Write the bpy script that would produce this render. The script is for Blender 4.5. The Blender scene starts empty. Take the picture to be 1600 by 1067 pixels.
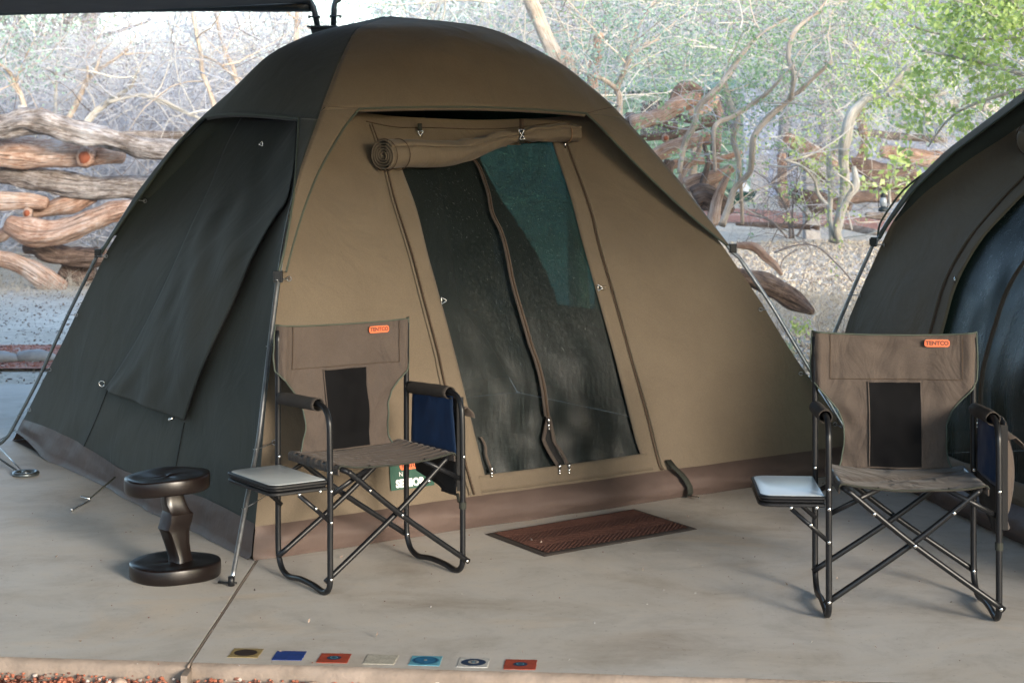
import bpy, math, random
import numpy as np
from mathutils import Vector, Matrix, noise

random.seed(7); rng = np.random.default_rng(7)
SC = bpy.context.scene
COL = SC.collection
R = math.radians

# ---------------------------------------------------------------- camera, sky, sun, exposure
FPX, HZ, CH = 2560.0, 265.0, 1.5            # focal length (px of a 1600 px frame), horizon row, eye height
cam = bpy.data.cameras.new('camera'); camo = bpy.data.objects.new('camera', cam); COL.objects.link(camo)
camo.location = (0, 0, CH); camo.rotation_euler = (R(90), 0, 0)
cam.sensor_width = 36; cam.lens = 36 * FPX / 1600; cam.shift_y = -(533.5 - HZ) / 1600
cam.clip_start = .05; cam.clip_end = 1500
cam.dof.use_dof = True; cam.dof.focus_distance = 6.3; cam.dof.aperture_fstop = 7
SC.camera = camo
SUN_AZ = (0.56, -0.83); SUN_EL = 13
world = bpy.data.worlds.new("World"); SC.world = world; world.use_nodes = True
wn = world.node_tree; bg = wn.nodes['Background']
sky = wn.nodes.new('ShaderNodeTexSky'); sky.sky_type = 'NISHITA'; sky.sun_disc = False
sky.sun_elevation = R(SUN_EL); sky.sun_rotation = math.atan2(SUN_AZ[0], SUN_AZ[1])
sky.air_density = 1.0; sky.dust_density = .7; sky.ozone_density = 1.2
wn.links.new(sky.outputs[0], bg.inputs[0]); bg.inputs[1].default_value = .15
sl = bpy.data.lights.new('sun', 'SUN'); sl.energy = 1.0; sl.angle = R(14); sl.color = (1, .90, .78)
so = bpy.data.objects.new('sun', sl); COL.objects.link(so); so.location = (20, -26, 12)
sd = Vector((SUN_AZ[0], SUN_AZ[1], math.tan(R(SUN_EL)))).normalized()
so.rotation_euler = sd.to_track_quat('Z', 'Y').to_euler()
SC.view_settings.view_transform = 'Standard'; SC.view_settings.look = 'None'
SC.view_settings.exposure = 2.35; SC.view_settings.gamma = 1.0; SC.view_settings.use_curve_mapping = False
cy = SC.cycles
cy.max_bounces = 7; cy.diffuse_bounces = 4; cy.glossy_bounces = 2; cy.transparent_max_bounces = 10; cy.transmission_bounces = 4
cy.use_denoising = True; cy.sample_clamp_indirect = 6

# ---------------------------------------------------------------- helpers
def P(px, py, Y): return Vector(((px - 800) * Y / FPX, Y, CH + (HZ - py) * Y / FPX))
def gz(x, y):                                                      # height of the natural ground
    if y < 12: return -.075
    return -.075 + .0095 * (y - 12) + .03 * math.sin(x * .7 + y * .31) * min(1, (y - 12) / 6)
def GR(px, py):                                                    # ground point seen at a pixel
    Y = 20.
    for _ in range(40): Y = .5 * Y + .5 * (CH - gz((px - 800) * Y / FPX, Y)) * FPX / max(py - HZ, 8)
    return Vector(((px - 800) * Y / FPX, Y, gz((px - 800) * Y / FPX, Y)))
def G0(px, py): Y = CH * FPX / (py - HZ); return Vector(((px - 800) * Y / FPX, Y, 0))

def tag(o, label=None, cat=None, group=None, kind=None):
    if label: o['label'] = label
    if cat: o['category'] = cat
    if group: o['group'] = group
    if kind: o['kind'] = kind
    return o
def empty(name, loc, rz=0):
    o = bpy.data.objects.new(name, None); COL.objects.link(o); o.location = loc; o.rotation_euler = (0, 0, rz)
    o.empty_display_size = .1; return o

class MB:
    """collects geometry for ONE mesh"""
    def __init__(s): s.v = []; s.f = []; s.uv = []
    def add(s, v, f, uv=None):
        b = len(s.v); s.v += [tuple(p) for p in v]; s.f += [tuple(i + b for i in q) for q in f]
        s.uv += (uv if uv else [(0, 0)] * len(v)); return s
    def box(s, c, d, M=None):
        x, y, z = d[0] / 2, d[1] / 2, d[2] / 2
        v = [Vector((sx * x, sy * y, sz * z)) for sx in (-1, 1) for sy in (-1, 1) for sz in (-1, 1)]
        v = [(M @ p if M else p) + Vector(c) for p in v]
        return s.add(v, [(0, 1, 3, 2), (4, 6, 7, 5), (0, 4, 5, 1), (2, 3, 7, 6), (0, 2, 6, 4), (1, 5, 7, 3)])
    def grid(s, rows, closed=False):
        n, m = len(rows), len(rows[0]); v = [p for r in rows for p in r]; f = []
        for i in range(n - 1):
            for j in range(m if closed else m - 1):
                k = (j + 1) % m; f.append((i * m + j, i * m + k, (i + 1) * m + k, (i + 1) * m + j))
        return s.add(v, f, [(j / max(1, m - 1), i / max(1, n - 1)) for i in range(n) for j in range(m)])
    def tube(s, pts, r, n=8, cap=True, rough=0, seed=0, flat=1.):
        pts = [Vector(p) for p in pts]; N = len(pts)
        rr = r if hasattr(r, '__len__') else [r] * N
        t0 = (pts[1] - pts[0]).normalized(); a = Vector((0, 0, 1)) if abs(t0.z) < .9 else Vector((1, 0, 0))
        nrm = t0.cross(a).normalized(); v = []; uv = []; L = 0
        for i, p in enumerate(pts):
            t = (pts[min(i + 1, N - 1)] - pts[max(i - 1, 0)]).normalized()
            if i: L += (p - pts[i - 1]).length
            nrm = (nrm - t * nrm.dot(t))
            nrm = nrm.normalized() if nrm.length > 1e-6 else t.orthogonal().normalized()
            bn = t.cross(nrm)
            for j in range(n):
                A = 2 * math.pi * j / n; q = rr[i]
                if rough:
                    q *= 1 + rough * .16 * noise.noise(Vector((math.cos(A) * 5, math.sin(A) * 5, L * .9 + seed))) + rough * noise.noise(Vector((math.cos(A) * 1.3, math.sin(A) * 1.3, L * 2.2 + seed * 7.7))) + rough * .5 * noise.noise(Vector((math.cos(A) * 3.1 + 9, math.sin(A) * 3.1, L * 5 + seed * 3.1)))
                v.append(p + nrm * (math.cos(A) * q) + bn * (math.sin(A) * q * flat)); uv.append((j / n, L))
        f = [(i * n + j, i * n + (j + 1) % n, (i + 1) * n + (j + 1) % n, (i + 1) * n + j) for i in range(N - 1) for j in range(n)]
        if cap: f += [tuple(range(n - 1, -1, -1)), tuple(range((N - 1) * n, N * n))]
        return s.add(v, f, uv)
    def ball(s, c, r, n=8, sc=(1, 1, 1)):
        rows = []
        for i in range(n // 2 + 1):
            A = math.pi * i / (n // 2)
            rows.append([Vector(c) + Vector((r * sc[0] * math.sin(A) * math.cos(2 * math.pi * j / n), r * sc[1] * math.sin(A) * math.sin(2 * math.pi * j / n), r * sc[2] * math.cos(A))) for j in range(n)])
        return s.grid(rows, True)
    def build(s, name, mat, parent=None, smooth=True, origin=None):
        me = bpy.data.meshes.new(name)
        o0 = Vector(origin) if origin is not None else (parent_origin(parent) if parent else Vector((0, 0, 0)))
        me.from_pydata([(a - o0.x, b - o0.y, c - o0.z) for a, b, c in s.v], [], s.f); me.validate(clean_customdata=False)
        if len(s.uv) == len(s.v):
            ul = me.uv_layers.new(name='UVMap'); li = np.empty(len(me.loops), 'i'); me.loops.foreach_get('vertex_index', li)
            ul.data.foreach_set('uv', np.array(s.uv, 'f')[li].ravel())
        if mat: me.materials.append(mat)
        if smooth: me.polygons.foreach_set('use_smooth', [True] * len(me.polygons))
        me.update()
        o = bpy.data.objects.new(name, me); COL.objects.link(o)
        if parent: o.parent = parent
        elif origin is not None: o.location = o0
        return o
def parent_origin(p):
    v = Vector((0, 0, 0))
    while p is not None: v += Vector(p.location); p = p.parent
    return v
def crisp(o, ang=35):
    me = o.data
    me.set_sharp_from_angle(angle=R(ang)); return o
def children(o): return [c for c in bpy.data.objects if c.parent == o]
def copy_tree(o, parent=None):
    kids = KID.get(o.name, [])
    c = o.copy(); COL.objects.link(c); c.parent = parent
    for ch in kids: copy_tree(ch, c)
    return c
KID = {}
def index_kids():
    KID.clear()
    for o in bpy.data.objects:
        if o.parent: KID.setdefault(o.parent.name, []).append(o)
def spline(pts, n):
    """Catmull-Rom through points (any dimension)"""
    pts = [Vector(p) for p in pts]; out = []
    for i in range(len(pts) - 1):
        a, b, c, d = pts[max(i - 1, 0)], pts[i], pts[i + 1], pts[min(i + 2, len(pts) - 1)]
        for k in range(n):
            t = k / n
            out.append(.5 * ((2 * b) + (c - a) * t + (2 * a - 5 * b + 4 * c - d) * t * t + (3 * b - a - 3 * c + d) * t ** 3))
    out.append(pts[-1]); return out
def interp(tab, x):
    if x <= tab[0][0]: return tab[0][1]
    for (a, b), (c, d) in zip(tab, tab[1:]):
        if x <= c: return b + (d - b) * (x - a) / (c - a)
    return tab[-1][1]
def sm(a, b, x):
    t = min(1, max(0, (x - a) / (b - a))); return t * t * (3 - 2 * t)
def fastmesh(name, V, Fq, mat, smooth=False, parent=None):
    """numpy verts + equal-size faces -> one mesh"""
    me = bpy.data.meshes.new(name); k = Fq.shape[1]
    me.vertices.add(len(V)); me.vertices.foreach_set('co', V.astype('f').ravel())
    me.loops.add(Fq.size); me.loops.foreach_set('vertex_index', Fq.astype('i').ravel())
    me.polygons.add(len(Fq)); me.polygons.foreach_set('loop_start', np.arange(0, Fq.size, k, dtype='i'))
    me.polygons.foreach_set('loop_total', np.full(len(Fq), k, 'i'))
    if smooth: me.polygons.foreach_set('use_smooth', np.ones(len(Fq), bool))
    me.update(calc_edges=True); me.materials.append(mat)
    o = bpy.data.objects.new(name, me); COL.objects.link(o)
    if parent: o.parent = parent
    return o

# ---------------------------------------------------------------- materials
def nodemat(name):
    m = bpy.data.materials.new(name); m.use_nodes = True; nt = m.node_tree
    return m, nt, nt.nodes['Principled BSDF']
def pbr(name, cols, scale=4, detail=6, rough=.8, bump=0, bscale=60, bdist=.002, metal=0, stretch=(1, 1, 1), uv=False, spec=.4, sheen=0, trans=0, coat=0, nrough=.6, bst=(1, 1, 1), distort=0, fine=0, rvar=0):
    m, nt, b = nodemat(name); N, Lk = nt.nodes, nt.links
    tc = N.new('ShaderNodeTexCoord'); mp = N.new('ShaderNodeMapping'); Lk.new(tc.outputs['UV' if uv else 'Object'], mp.inputs[0]); mp.inputs['Scale'].default_value = stretch
    nz = N.new('ShaderNodeTexNoise'); nz.inputs['Scale'].default_value = scale; nz.inputs['Detail'].default_value = detail; nz.inputs['Roughness'].default_value = nrough; nz.inputs['Distortion'].default_value = distort
    Lk.new(mp.outputs[0], nz.inputs[0])
    cr = N.new('ShaderNodeValToRGB'); e = cr.color_ramp.elements
    n = len(cols); lo, hi = .32, .68
    e[0].position = lo; e[0].color = (*cols[0], 1)
    e[1].position = hi; e[1].color = (*cols[-1], 1)
    for i in range(1, n - 1):
        q = e.new(lo + (hi - lo) * i / (n - 1)); q.color = (*cols[i], 1)
    Lk.new(nz.outputs[0], cr.inputs[0]); out = cr.outputs[0]
    if fine:
        n3 = N.new('ShaderNodeTexNoise'); n3.inputs['Scale'].default_value = bscale; n3.inputs['Detail'].default_value = 3; Lk.new(mp.outputs[0], n3.inputs[0])
        mr = N.new('ShaderNodeMapRange'); mr.inputs['From Min'].default_value = .3; mr.inputs['From Max'].default_value = .7; mr.inputs['To Min'].default_value = 1 - fine; mr.inputs['To Max'].default_value = 1 + fine
        Lk.new(n3.outputs[0], mr.inputs[0])
        mx = N.new('ShaderNodeVectorMath'); mx.operation = 'SCALE'; Lk.new(out, mx.inputs[0]); Lk.new(mr.outputs[0], mx.inputs['Scale']); out = mx.outputs[0]
    Lk.new(out, b.inputs['Base Color'])
    b.inputs['Roughness'].default_value = rough; b.inputs['Metallic'].default_value = metal; b.inputs['Specular IOR Level'].default_value = spec
    if rvar:
        m2 = N.new('ShaderNodeMapRange'); m2.inputs['To Min'].default_value = rough - rvar; m2.inputs['To Max'].default_value = rough + rvar; Lk.new(nz.outputs[0], m2.inputs[0]); Lk.new(m2.outputs[0], b.inputs['Roughness'])
    if sheen: b.inputs['Sheen Weight'].default_value = sheen
    if coat: b.inputs['Coat Weight'].default_value = coat; b.inputs['Coat Roughness'].default_value = .15
    if bump:
        mp2 = N.new('ShaderNodeMapping'); mp2.inputs['Scale'].default_value = bst; Lk.new(mp.outputs[0], mp2.inputs[0])
        n2 = N.new('ShaderNodeTexNoise'); n2.inputs['Scale'].default_value = bscale; n2.inputs['Detail'].default_value = 5; Lk.new(mp2.outputs[0], n2.inputs[0])
        bp = N.new('ShaderNodeBump'); bp.inputs['Strength'].default_value = bump; bp.inputs['Distance'].default_value = bdist
        Lk.new(n2.outputs[0], bp.inputs['Height']); Lk.new(bp.outputs[0], b.inputs['Normal'])
    if trans:
        tr = N.new('ShaderNodeBsdfTranslucent'); Lk.new(out, tr.inputs[0]); mix = N.new('ShaderNodeMixShader'); mix.inputs[0].default_value = trans
        Lk.new(b.outputs[0], mix.inputs[1]); Lk.new(tr.outputs[0], mix.inputs[2]); Lk.new(mix.outputs[0], N['Material Output'].inputs[0])
    return m
def flat(name, c, rough=.6, metal=0, spec=.4): return pbr(name, [tuple(x * .9 for x in c), tuple(min(1, x * 1.1) for x in c)], scale=12, rough=rough, metal=metal, spec=spec)

def canvas(name, c1, c2, folds=.5, fs=3.2, fd=.012, dist=.8):
    """woven cloth: large soft creases, fine weave, faint dust"""
    m, nt, b = nodemat(name); N, Lk = nt.nodes, nt.links
    tc = N.new('ShaderNodeTexCoord')
    nz = N.new('ShaderNodeTexNoise'); nz.inputs['Scale'].default_value = 2.2; nz.inputs['Detail'].default_value = 8; nz.inputs['Roughness'].default_value = .65; Lk.new(tc.outputs['Object'], nz.inputs[0])
    cr = N.new('ShaderNodeValToRGB'); cr.color_ramp.elements[0].color = (*c1, 1); cr.color_ramp.elements[1].color = (*c2, 1); cr.color_ramp.elements[0].position = .3; cr.color_ramp.elements[1].position = .7
    Lk.new(nz.outputs[0], cr.inputs[0])
    n4 = N.new('ShaderNodeTexNoise'); n4.inputs['Scale'].default_value = 260; n4.inputs['Detail'].default_value = 2; Lk.new(tc.outputs['Object'], n4.inputs[0])
    mr = N.new('ShaderNodeMapRange'); mr.inputs['From Min'].default_value = .3; mr.inputs['From Max'].default_value = .7; mr.inputs['To Min'].default_value = .9; mr.inputs['To Max'].default_value = 1.1; Lk.new(n4.outputs[0], mr.inputs[0])
    mx = N.new('ShaderNodeVectorMath'); mx.operation = 'SCALE'; Lk.new(cr.outputs[0], mx.inputs[0]); Lk.new(mr.outputs[0], mx.inputs['Scale'])
    Lk.new(mx.outputs[0], b.inputs['Base Color']); b.inputs['Roughness'].default_value = .82; b.inputs['Sheen Weight'].default_value = .08; b.inputs['Specular IOR Level'].default_value = .25
    n2 = N.new('ShaderNodeTexNoise'); n2.inputs['Scale'].default_value = fs; n2.inputs['Detail'].default_value = 4; n2.inputs['Distortion'].default_value = dist
    mp = N.new('ShaderNodeMapping'); mp.inputs['Scale'].default_value = (1.2, 1.2, .8); Lk.new(tc.outputs['Object'], mp.inputs[0]); Lk.new(mp.outputs[0], n2.inputs[0])
    b1 = N.new('ShaderNodeBump'); b1.inputs['Strength'].default_value = folds; b1.inputs['Distance'].default_value = fd; Lk.new(n2.outputs[0], b1.inputs['Height'])
    n3 = N.new('ShaderNodeTexNoise'); n3.inputs['Scale'].default_value = 420; n3.inputs['Detail'].default_value = 1; Lk.new(tc.outputs['Object'], n3.inputs[0])
    b2 = N.new('ShaderNodeBump'); b2.inputs['Strength'].default_value = .25; b2.inputs['Distance'].default_value = .0006; Lk.new(n3.outputs[0], b2.inputs['Height']); Lk.new(b1.outputs[0], b2.inputs['Normal'])
    Lk.new(b2.outputs[0], b.inputs['Normal'])
    return m
M = {}
M['canvas'] = canvas('tent_canvas', (.113, .088, .062), (.142, .112, .079), .8, 3.2, .02, 1.2)
M['canvas_shaded'] = canvas('tent_canvas_shaded', (.029, .035, .030), (.038, .045, .039), .8)  # same cloth as the front, its shade put into the colour
M['flap'] = canvas('flap_canvas', (.026, .031, .027), (.034, .040, .035), .9)  # window flap, darkened like the shaded side canvas
M['chair_cloth'] = canvas('chair_cloth', (.056, .043, .036), (.080, .062, .051), 1.0, 5.0, .020, 1.4)
M['piping'] = flat('green_piping', (.055, .068, .052), .7)
M['seam'] = flat('dark_stitching', (.055, .035, .022), .9)
M['tape'] = flat('tan_tape', (.20, .12, .07), .8)
M['pvc'] = pbr('groundsheet_vinyl', [(.080, .056, .048), (.118, .086, .074)], scale=2.5, rough=.55, bump=.6, bscale=7, bdist=.014, spec=.16, rvar=.08)
M['pole'] = pbr('galvanised_steel', [(.25, .26, .27), (.40, .41, .42)], scale=20, rough=.34, metal=.9)
M['pole_dark'] = pbr('dark_pole', [(.10, .12, .13), (.16, .18, .19)], scale=20, rough=.35, metal=.8)
M['steel'] = flat('bright_steel', (.75, .74, .72), .22, 1)
M['black_tube'] = pbr('black_powder_coat', [(.006, .0065, .008), (.010, .0105, .012)], scale=60, rough=.36, spec=.35, bump=.1, bscale=500, bdist=.0003)
M['black_plastic'] = flat('black_plastic', (.007, .0075, .009), .45)
M['web'] = flat('olive_webbing', (.024, .026, .020), .85)
M['black_mesh'] = pbr('black_mesh_cloth', [(.0035, .0035, .004), (.007, .007, .008)], scale=3, rough=.8, bump=.5, bscale=500, bdist=.0008, spec=.06)
M['blue_cloth'] = pbr('blue_lining', [(.006, .022, .062), (.010, .034, .092)], scale=6, rough=.55, bump=.4, bscale=14, bdist=.006)
M['black_cloth'] = pbr('black_lining', [(.004, .004, .0045), (.008, .008, .009)], scale=6, rough=.8)
M['laminate'] = pbr('pale_laminate', [(.42, .46, .48), (.48, .52, .535)], scale=5, rough=.28, spec=.5)
M['orange'] = flat('orange_badge', (.62, .13, .045), .5)
M['badge_text'] = flat('badge_lettering', (.10, .03, .015), .6)
M['wood_dark'] = pbr('dark_stained_wood', [(.0035, .002, .0018), (.008, .0048, .004), (.005, .003, .0026)], scale=3, detail=8, rough=.34, bump=.35, bscale=22, bdist=.003, stretch=(1, 1, .35), coat=.08, rvar=.08)
def meshcloth(name, c1, c2, alpha, teal=False):
    """insect screen: woven threads with gaps one can see through"""
    m, nt, b = nodemat(name); N, Lk = nt.nodes, nt.links
    tc = N.new('ShaderNodeTexCoord'); mp = N.new('ShaderNodeMapping'); Lk.new(tc.outputs['Object'], mp.inputs[0]); mp.inputs['Scale'].default_value = (1, 1, .05); mp.inputs['Rotation'].default_value = (0, R(9), 0)
    nz = N.new('ShaderNodeTexNoise'); nz.inputs['Scale'].default_value = 90; nz.inputs['Detail'].default_value = 6; nz.inputs['Roughness'].default_value = .7; nz.inputs['Distortion'].default_value = .5; Lk.new(mp.outputs[0], nz.inputs[0])
    cr = N.new('ShaderNodeValToRGB'); e = cr.color_ramp.elements; e[0].position = .38; e[0].color = (*c1, 1); e[1].position = .75; e[1].color = (*c2, 1); Lk.new(nz.outputs[0], cr.inputs[0])
    Lk.new(cr.outputs[0], b.inputs['Base Color']); b.inputs['Roughness'].default_value = .5; b.inputs['Specular IOR Level'].default_value = .6
    n2 = N.new('ShaderNodeTexNoise'); n2.inputs['Scale'].default_value = 14; n2.inputs['Detail'].default_value = 6; Lk.new(mp.outputs[0], n2.inputs[0])
    bp = N.new('ShaderNodeBump'); bp.inputs['Strength'].default_value = .5; bp.inputs['Distance'].default_value = .005; Lk.new(n2.outputs[0], bp.inputs['Height']); Lk.new(bp.outputs[0], b.inputs['Normal'])
    tr = N.new('ShaderNodeBsdfTransparent'); mix = N.new('ShaderNodeMixShader')
    mr = N.new('ShaderNodeMapRange'); mr.inputs['From Min'].default_value = .3; mr.inputs['From Max'].default_value = .7; mr.inputs['To Min'].default_value = alpha - .1; mr.inputs['To Max'].default_value = alpha + .1; Lk.new(nz.outputs[0], mr.inputs[0])
    Lk.new(mr.outputs[0], mix.inputs[0]); Lk.new(tr.outputs[0], mix.inputs[1]); Lk.new(b.outputs[0], mix.inputs[2]); Lk.new(mix.outputs[0], N['Material Output'].inputs[0])
    if teal: tr.inputs[0].default_value = (.25, .75, .68, 1)
    return m
M['door_mesh'] = meshcloth('door_insect_mesh', (.006, .009, .009), (.024, .034, .033), .72)
M['rear_mesh'] = meshcloth('rear_window_mesh', (.02, .12, .105), (.04, .19, .165), .72, True)
M['sleeve'] = pbr('dark_sleeve_cloth', [(.030, .024, .020), (.042, .034, .028)], scale=8, rough=.85, bump=.4, bscale=25, bdist=.003)

def bark(name, cols, scale=6, crack=.28):
    m, nt, b = nodemat(name); N, Lk = nt.nodes, nt.links
    tc = N.new('ShaderNodeTexCoord'); mp = N.new('ShaderNodeMapping'); Lk.new(tc.outputs['Object'], mp.inputs[0])
    nz = N.new('ShaderNodeTexNoise'); nz.inputs['Scale'].default_value = 1.6; nz.inputs['Detail'].default_value = 7; nz.inputs['Roughness'].default_value = .7; nz.inputs['Distortion'].default_value = .6; Lk.new(mp.outputs[0], nz.inputs[0])
    uv = N.new('ShaderNodeMapping'); uv.inputs['Scale'].default_value = (7, 1.3, 1); Lk.new(tc.outputs['UV'], uv.inputs[0])
    st = N.new('ShaderNodeTexNoise'); st.inputs['Scale'].default_value = scale; st.inputs['Detail'].default_value = 8; st.inputs['Roughness'].default_value = .7; st.inputs['Distortion'].default_value = .3; Lk.new(uv.outputs[0], st.inputs[0])
    ad = N.new('ShaderNodeMath'); ad.operation = 'ADD'; Lk.new(nz.outputs[0], ad.inputs[0]); Lk.new(st.outputs[0], ad.inputs[1])
    hf = N.new('ShaderNodeMath'); hf.operation = 'MULTIPLY'; hf.inputs[1].default_value = .5; Lk.new(ad.outputs[0], hf.inputs[0])
    cr = N.new('ShaderNodeValToRGB'); e = cr.color_ramp.elements; n = len(cols); lo, hi = .36, .66
    e[0].position = lo; e[0].color = (*cols[0], 1); e[1].position = hi; e[1].color = (*cols[-1], 1)
    for i in range(1, n - 1):
        q = e.new(lo + (hi - lo) * i / (n - 1)); q.color = (*cols[i], 1)
    Lk.new(hf.outputs[0], cr.inputs[0])
    u2 = N.new('ShaderNodeMapping'); u2.inputs['Scale'].default_value = (16, .8, 1); Lk.new(tc.outputs['UV'], u2.inputs[0])
    ck = N.new('ShaderNodeTexNoise'); ck.inputs['Scale'].default_value = 3; ck.inputs['Detail'].default_value = 5; ck.inputs['Distortion'].default_value = 1.2; Lk.new(u2.outputs[0], ck.inputs[0])
    kr = N.new('ShaderNodeMapRange'); kr.inputs['From Min'].default_value = .36; kr.inputs['From Max'].default_value = .44; kr.inputs['To Min'].default_value = crack; Lk.new(ck.outputs[0], kr.inputs[0])
    kx = N.new('ShaderNodeVectorMath'); kx.operation = 'SCALE'; Lk.new(cr.outputs[0], kx.inputs[0]); Lk.new(kr.outputs[0], kx.inputs['Scale']); Lk.new(kx.outputs[0], b.inputs['Base Color']); b.inputs['Roughness'].default_value = .85; b.inputs['Specular IOR Level'].default_value = .2
    bp = N.new('ShaderNodeBump'); bp.inputs['Strength'].default_value = .8; bp.inputs['Distance'].default_value = .035; Lk.new(st.outputs[0], bp.inputs['Height']); Lk.new(bp.outputs[0], b.inputs['Normal'])
    return m
M['log_grey'] = bark('weathered_log', [(.045, .035, .032), (.19, .15, .125), (.42, .37, .34), (.56, .53, .51)])
M['log_orange'] = bark('peeled_log', [(.09, .055, .042), (.40, .23, .155), (.58, .42, .33), (.64, .57, .53)])
M['log_dark'] = bark('dark_log', [(.03, .023, .02), (.13, .09, .075), (.27, .19, .15), (.42, .36, .33)])
M['cut_wood'] = flat('cut_wood', (.26, .075, .035), .8)
M['cut_pale'] = flat('pale_cut_wood', (.55, .34, .22), .8)
M['bark_pale'] = bark('pale_bark', [(.26, .22, .18), (.60, .55, .48), (.76, .73, .68)], 6, .6)
M['bark_tan'] = bark('tan_bark', [(.26, .18, .13), (.60, .48, .38), (.76, .70, .62)], 6, .6)
M['bark_grey'] = bark('grey_bark', [(.24, .22, .23), (.36, .34, .36), (.45, .43, .44)])
M['twig_white'] = pbr('pale_twigs', [(.36, .37, .42), (.50, .50, .53), (.42, .38, .38)], scale=.8, rough=.9)
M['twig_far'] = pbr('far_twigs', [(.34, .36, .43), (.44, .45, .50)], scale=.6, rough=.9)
M['twig_dark'] = pbr('dark_twigs', [(.16, .13, .12), (.26, .22, .20)], scale=.8, rough=.9)
M['leaf_green'] = pbr('small_leaves', [(.17, .28, .12), (.28, .40, .20), (.24, .36, .22)], scale=2.5, rough=.6, trans=.35)
M['leaf_lime'] = pbr('lime_leaves', [(.30, .42, .10), (.44, .54, .18), (.52, .58, .26)], scale=5, rough=.5, trans=.4)
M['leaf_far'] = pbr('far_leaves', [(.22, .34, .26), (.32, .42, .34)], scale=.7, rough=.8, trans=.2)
# ================================================================ SETTING
def concrete():
    m, nt, b = nodemat('stained_concrete'); N, Lk = nt.nodes, nt.links
    tc = N.new('ShaderNodeTexCoord')
    def nz(s, d, sc=(1, 1, 1), dist=0, r=.6):
        mp = N.new('ShaderNodeMapping'); mp.inputs['Scale'].default_value = sc; Lk.new(tc.outputs['Object'], mp.inputs[0])
        n = N.new('ShaderNodeTexNoise'); n.inputs['Scale'].default_value = s; n.inputs['Detail'].default_value = d; n.inputs['Distortion'].default_value = dist; n.inputs['Roughness'].default_value = r
        Lk.new(mp.outputs[0], n.inputs[0]); return n.outputs[0]
    def ramp(x, stops):
        c = N.new('ShaderNodeValToRGB'); e = c.color_ramp.elements
        e[0].position, e[0].color = stops[0][0], (*stops[0][1], 1); e[1].position, e[1].color = stops[-1][0], (*stops[-1][1], 1)
        for p, q in stops[1:-1]: k = e.new(p); k.color = (*q, 1)
        Lk.new(x, c.inputs[0]); return c.outputs[0]
    a = ramp(nz(1.1, 7, (1, 1.6, 1), .9), [(.33, (.395, .35, .30)), (.45, (.47, .435, .39)), (.56, (.485, .46, .425)), (.68, (.52, .455, .38))])
    st = ramp(nz(3.0, 9, (1, 1.15, 1), .5, .72), [(.34, (.82, .81, .795)), (.52, (1, 1, 1)), (.68, (1.07, 1.05, 1.02))])
    mu = N.new('ShaderNodeVectorMath'); mu.operation = 'MULTIPLY'; Lk.new(a, mu.inputs[0]); Lk.new(st, mu.inputs[1])
    sp = ramp(nz(38, 4, (1, 1, 1), 0, .8), [(.32, (.72, .70, .68)), (.40, (1, 1, 1)), (.68, (1, 1, 1)), (.74, (1.12, 1.1, 1.08))])
    mu2 = N.new('ShaderNodeVectorMath'); mu2.operation = 'MULTIPLY'; Lk.new(mu.outputs[0], mu2.inputs[0]); Lk.new(sp, mu2.inputs[1])
    Lk.new(mu2.outputs[0], b.inputs['Base Color']); b.inputs['Specular IOR Level'].default_value = .35
    mr = N.new('ShaderNodeMapRange'); mr.inputs['To Min'].default_value = .45; mr.inputs['To Max'].default_value = .75; Lk.new(nz(3, 5), mr.inputs[0]); Lk.new(mr.outputs[0], b.inputs['Roughness'])
    bp = N.new('ShaderNodeBump'); bp.inputs['Strength'].default_value = .35; bp.inputs['Distance'].default_value = .004; Lk.new(nz(24, 8, (1, 1.2, 1), .5, .75), bp.inputs['Height']); Lk.new(bp.outputs[0], b.inputs['Normal'])
    return m
M['concrete'] = concrete()
M['slab_edge'] = pbr('raw_concrete_edge', [(.19, .15, .12), (.28, .225, .185)], scale=7, rough=.9, bump=.6, bscale=60, bdist=.006)
def front_y(x): return 5.02 - .095 * (x + 1.57)
def slab(x0, x1, nm, lab):
    mb = MB(); nx = 60; prof = [(0, 0), (.012, -.003), (.022, -.012), (.026, -.03), (.030, -.15)]
    rows = []
    xs = [x0 + (x1 - x0) * i / nx for i in range(nx + 1)]
    rows.append([Vector((x, 11.45 + .03 * noise.noise(Vector((x, 3, 0))), 0)) for x in xs])
    rows.append([Vector((x, 8, 0)) for x in xs])
    top = [Vector((x, front_y(x) + .03 + .006 * noise.noise(Vector((x * 3, 0, 0))), 0)) for x in xs]
    rows.append(top); mb.grid(rows)
    mb.add([(x0, 11.45, 0), (x1, 11.45, 0), (x1, 11.45, -.15), (x0, 11.45, -.15)], [(0, 1, 2, 3)])
    for xe in (x0, x1): mb.add([(xe, 11.45, 0), (xe, front_y(xe) + .03, 0), (xe, front_y(xe) + .03, -.15), (xe, 11.45, -.15)], [(0, 1, 2, 3)])
    o = mb.build(nm, M['concrete'], smooth=False); tag(o, lab, kind='structure')
    e = MB(); fr = []
    for d, z in prof: fr.append([Vector((x, front_y(x) + .03 - d + (.006 + .01 * (z < -.005)) * noise.noise(Vector((x * (3 + 9 * (z < -.005)), 0, z * 30))) * 1., z)) for x in [x0 + (x1 - x0) * i / 400 for i in range(401)]])
    e.grid(fr); e.build('slab_edge', M['slab_edge'], o)
    return o
slab(-9, -.988, 'slab', 'left concrete slab'); slab(-.974, 9, 'slab', 'right concrete slab')
j = MB(); j.box((-.981, 8.2, -.03), (.02, 6.6, .035)); tag(j.build('slab_joint', M['slab_edge'], smooth=False), kind='structure')
# ragged sandy filling standing slightly proud along the joint
j = MB(); j.tube([(-.981 + .0025 * noise.noise(Vector((0, y * 4, 0))), y, -.0045) for y in np.arange(4.96, 6.5, .03)], .0042, 6, rough=.5); tag(j.build('joint_filling', M['slab_edge'], smooth=True), kind='structure')

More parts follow.
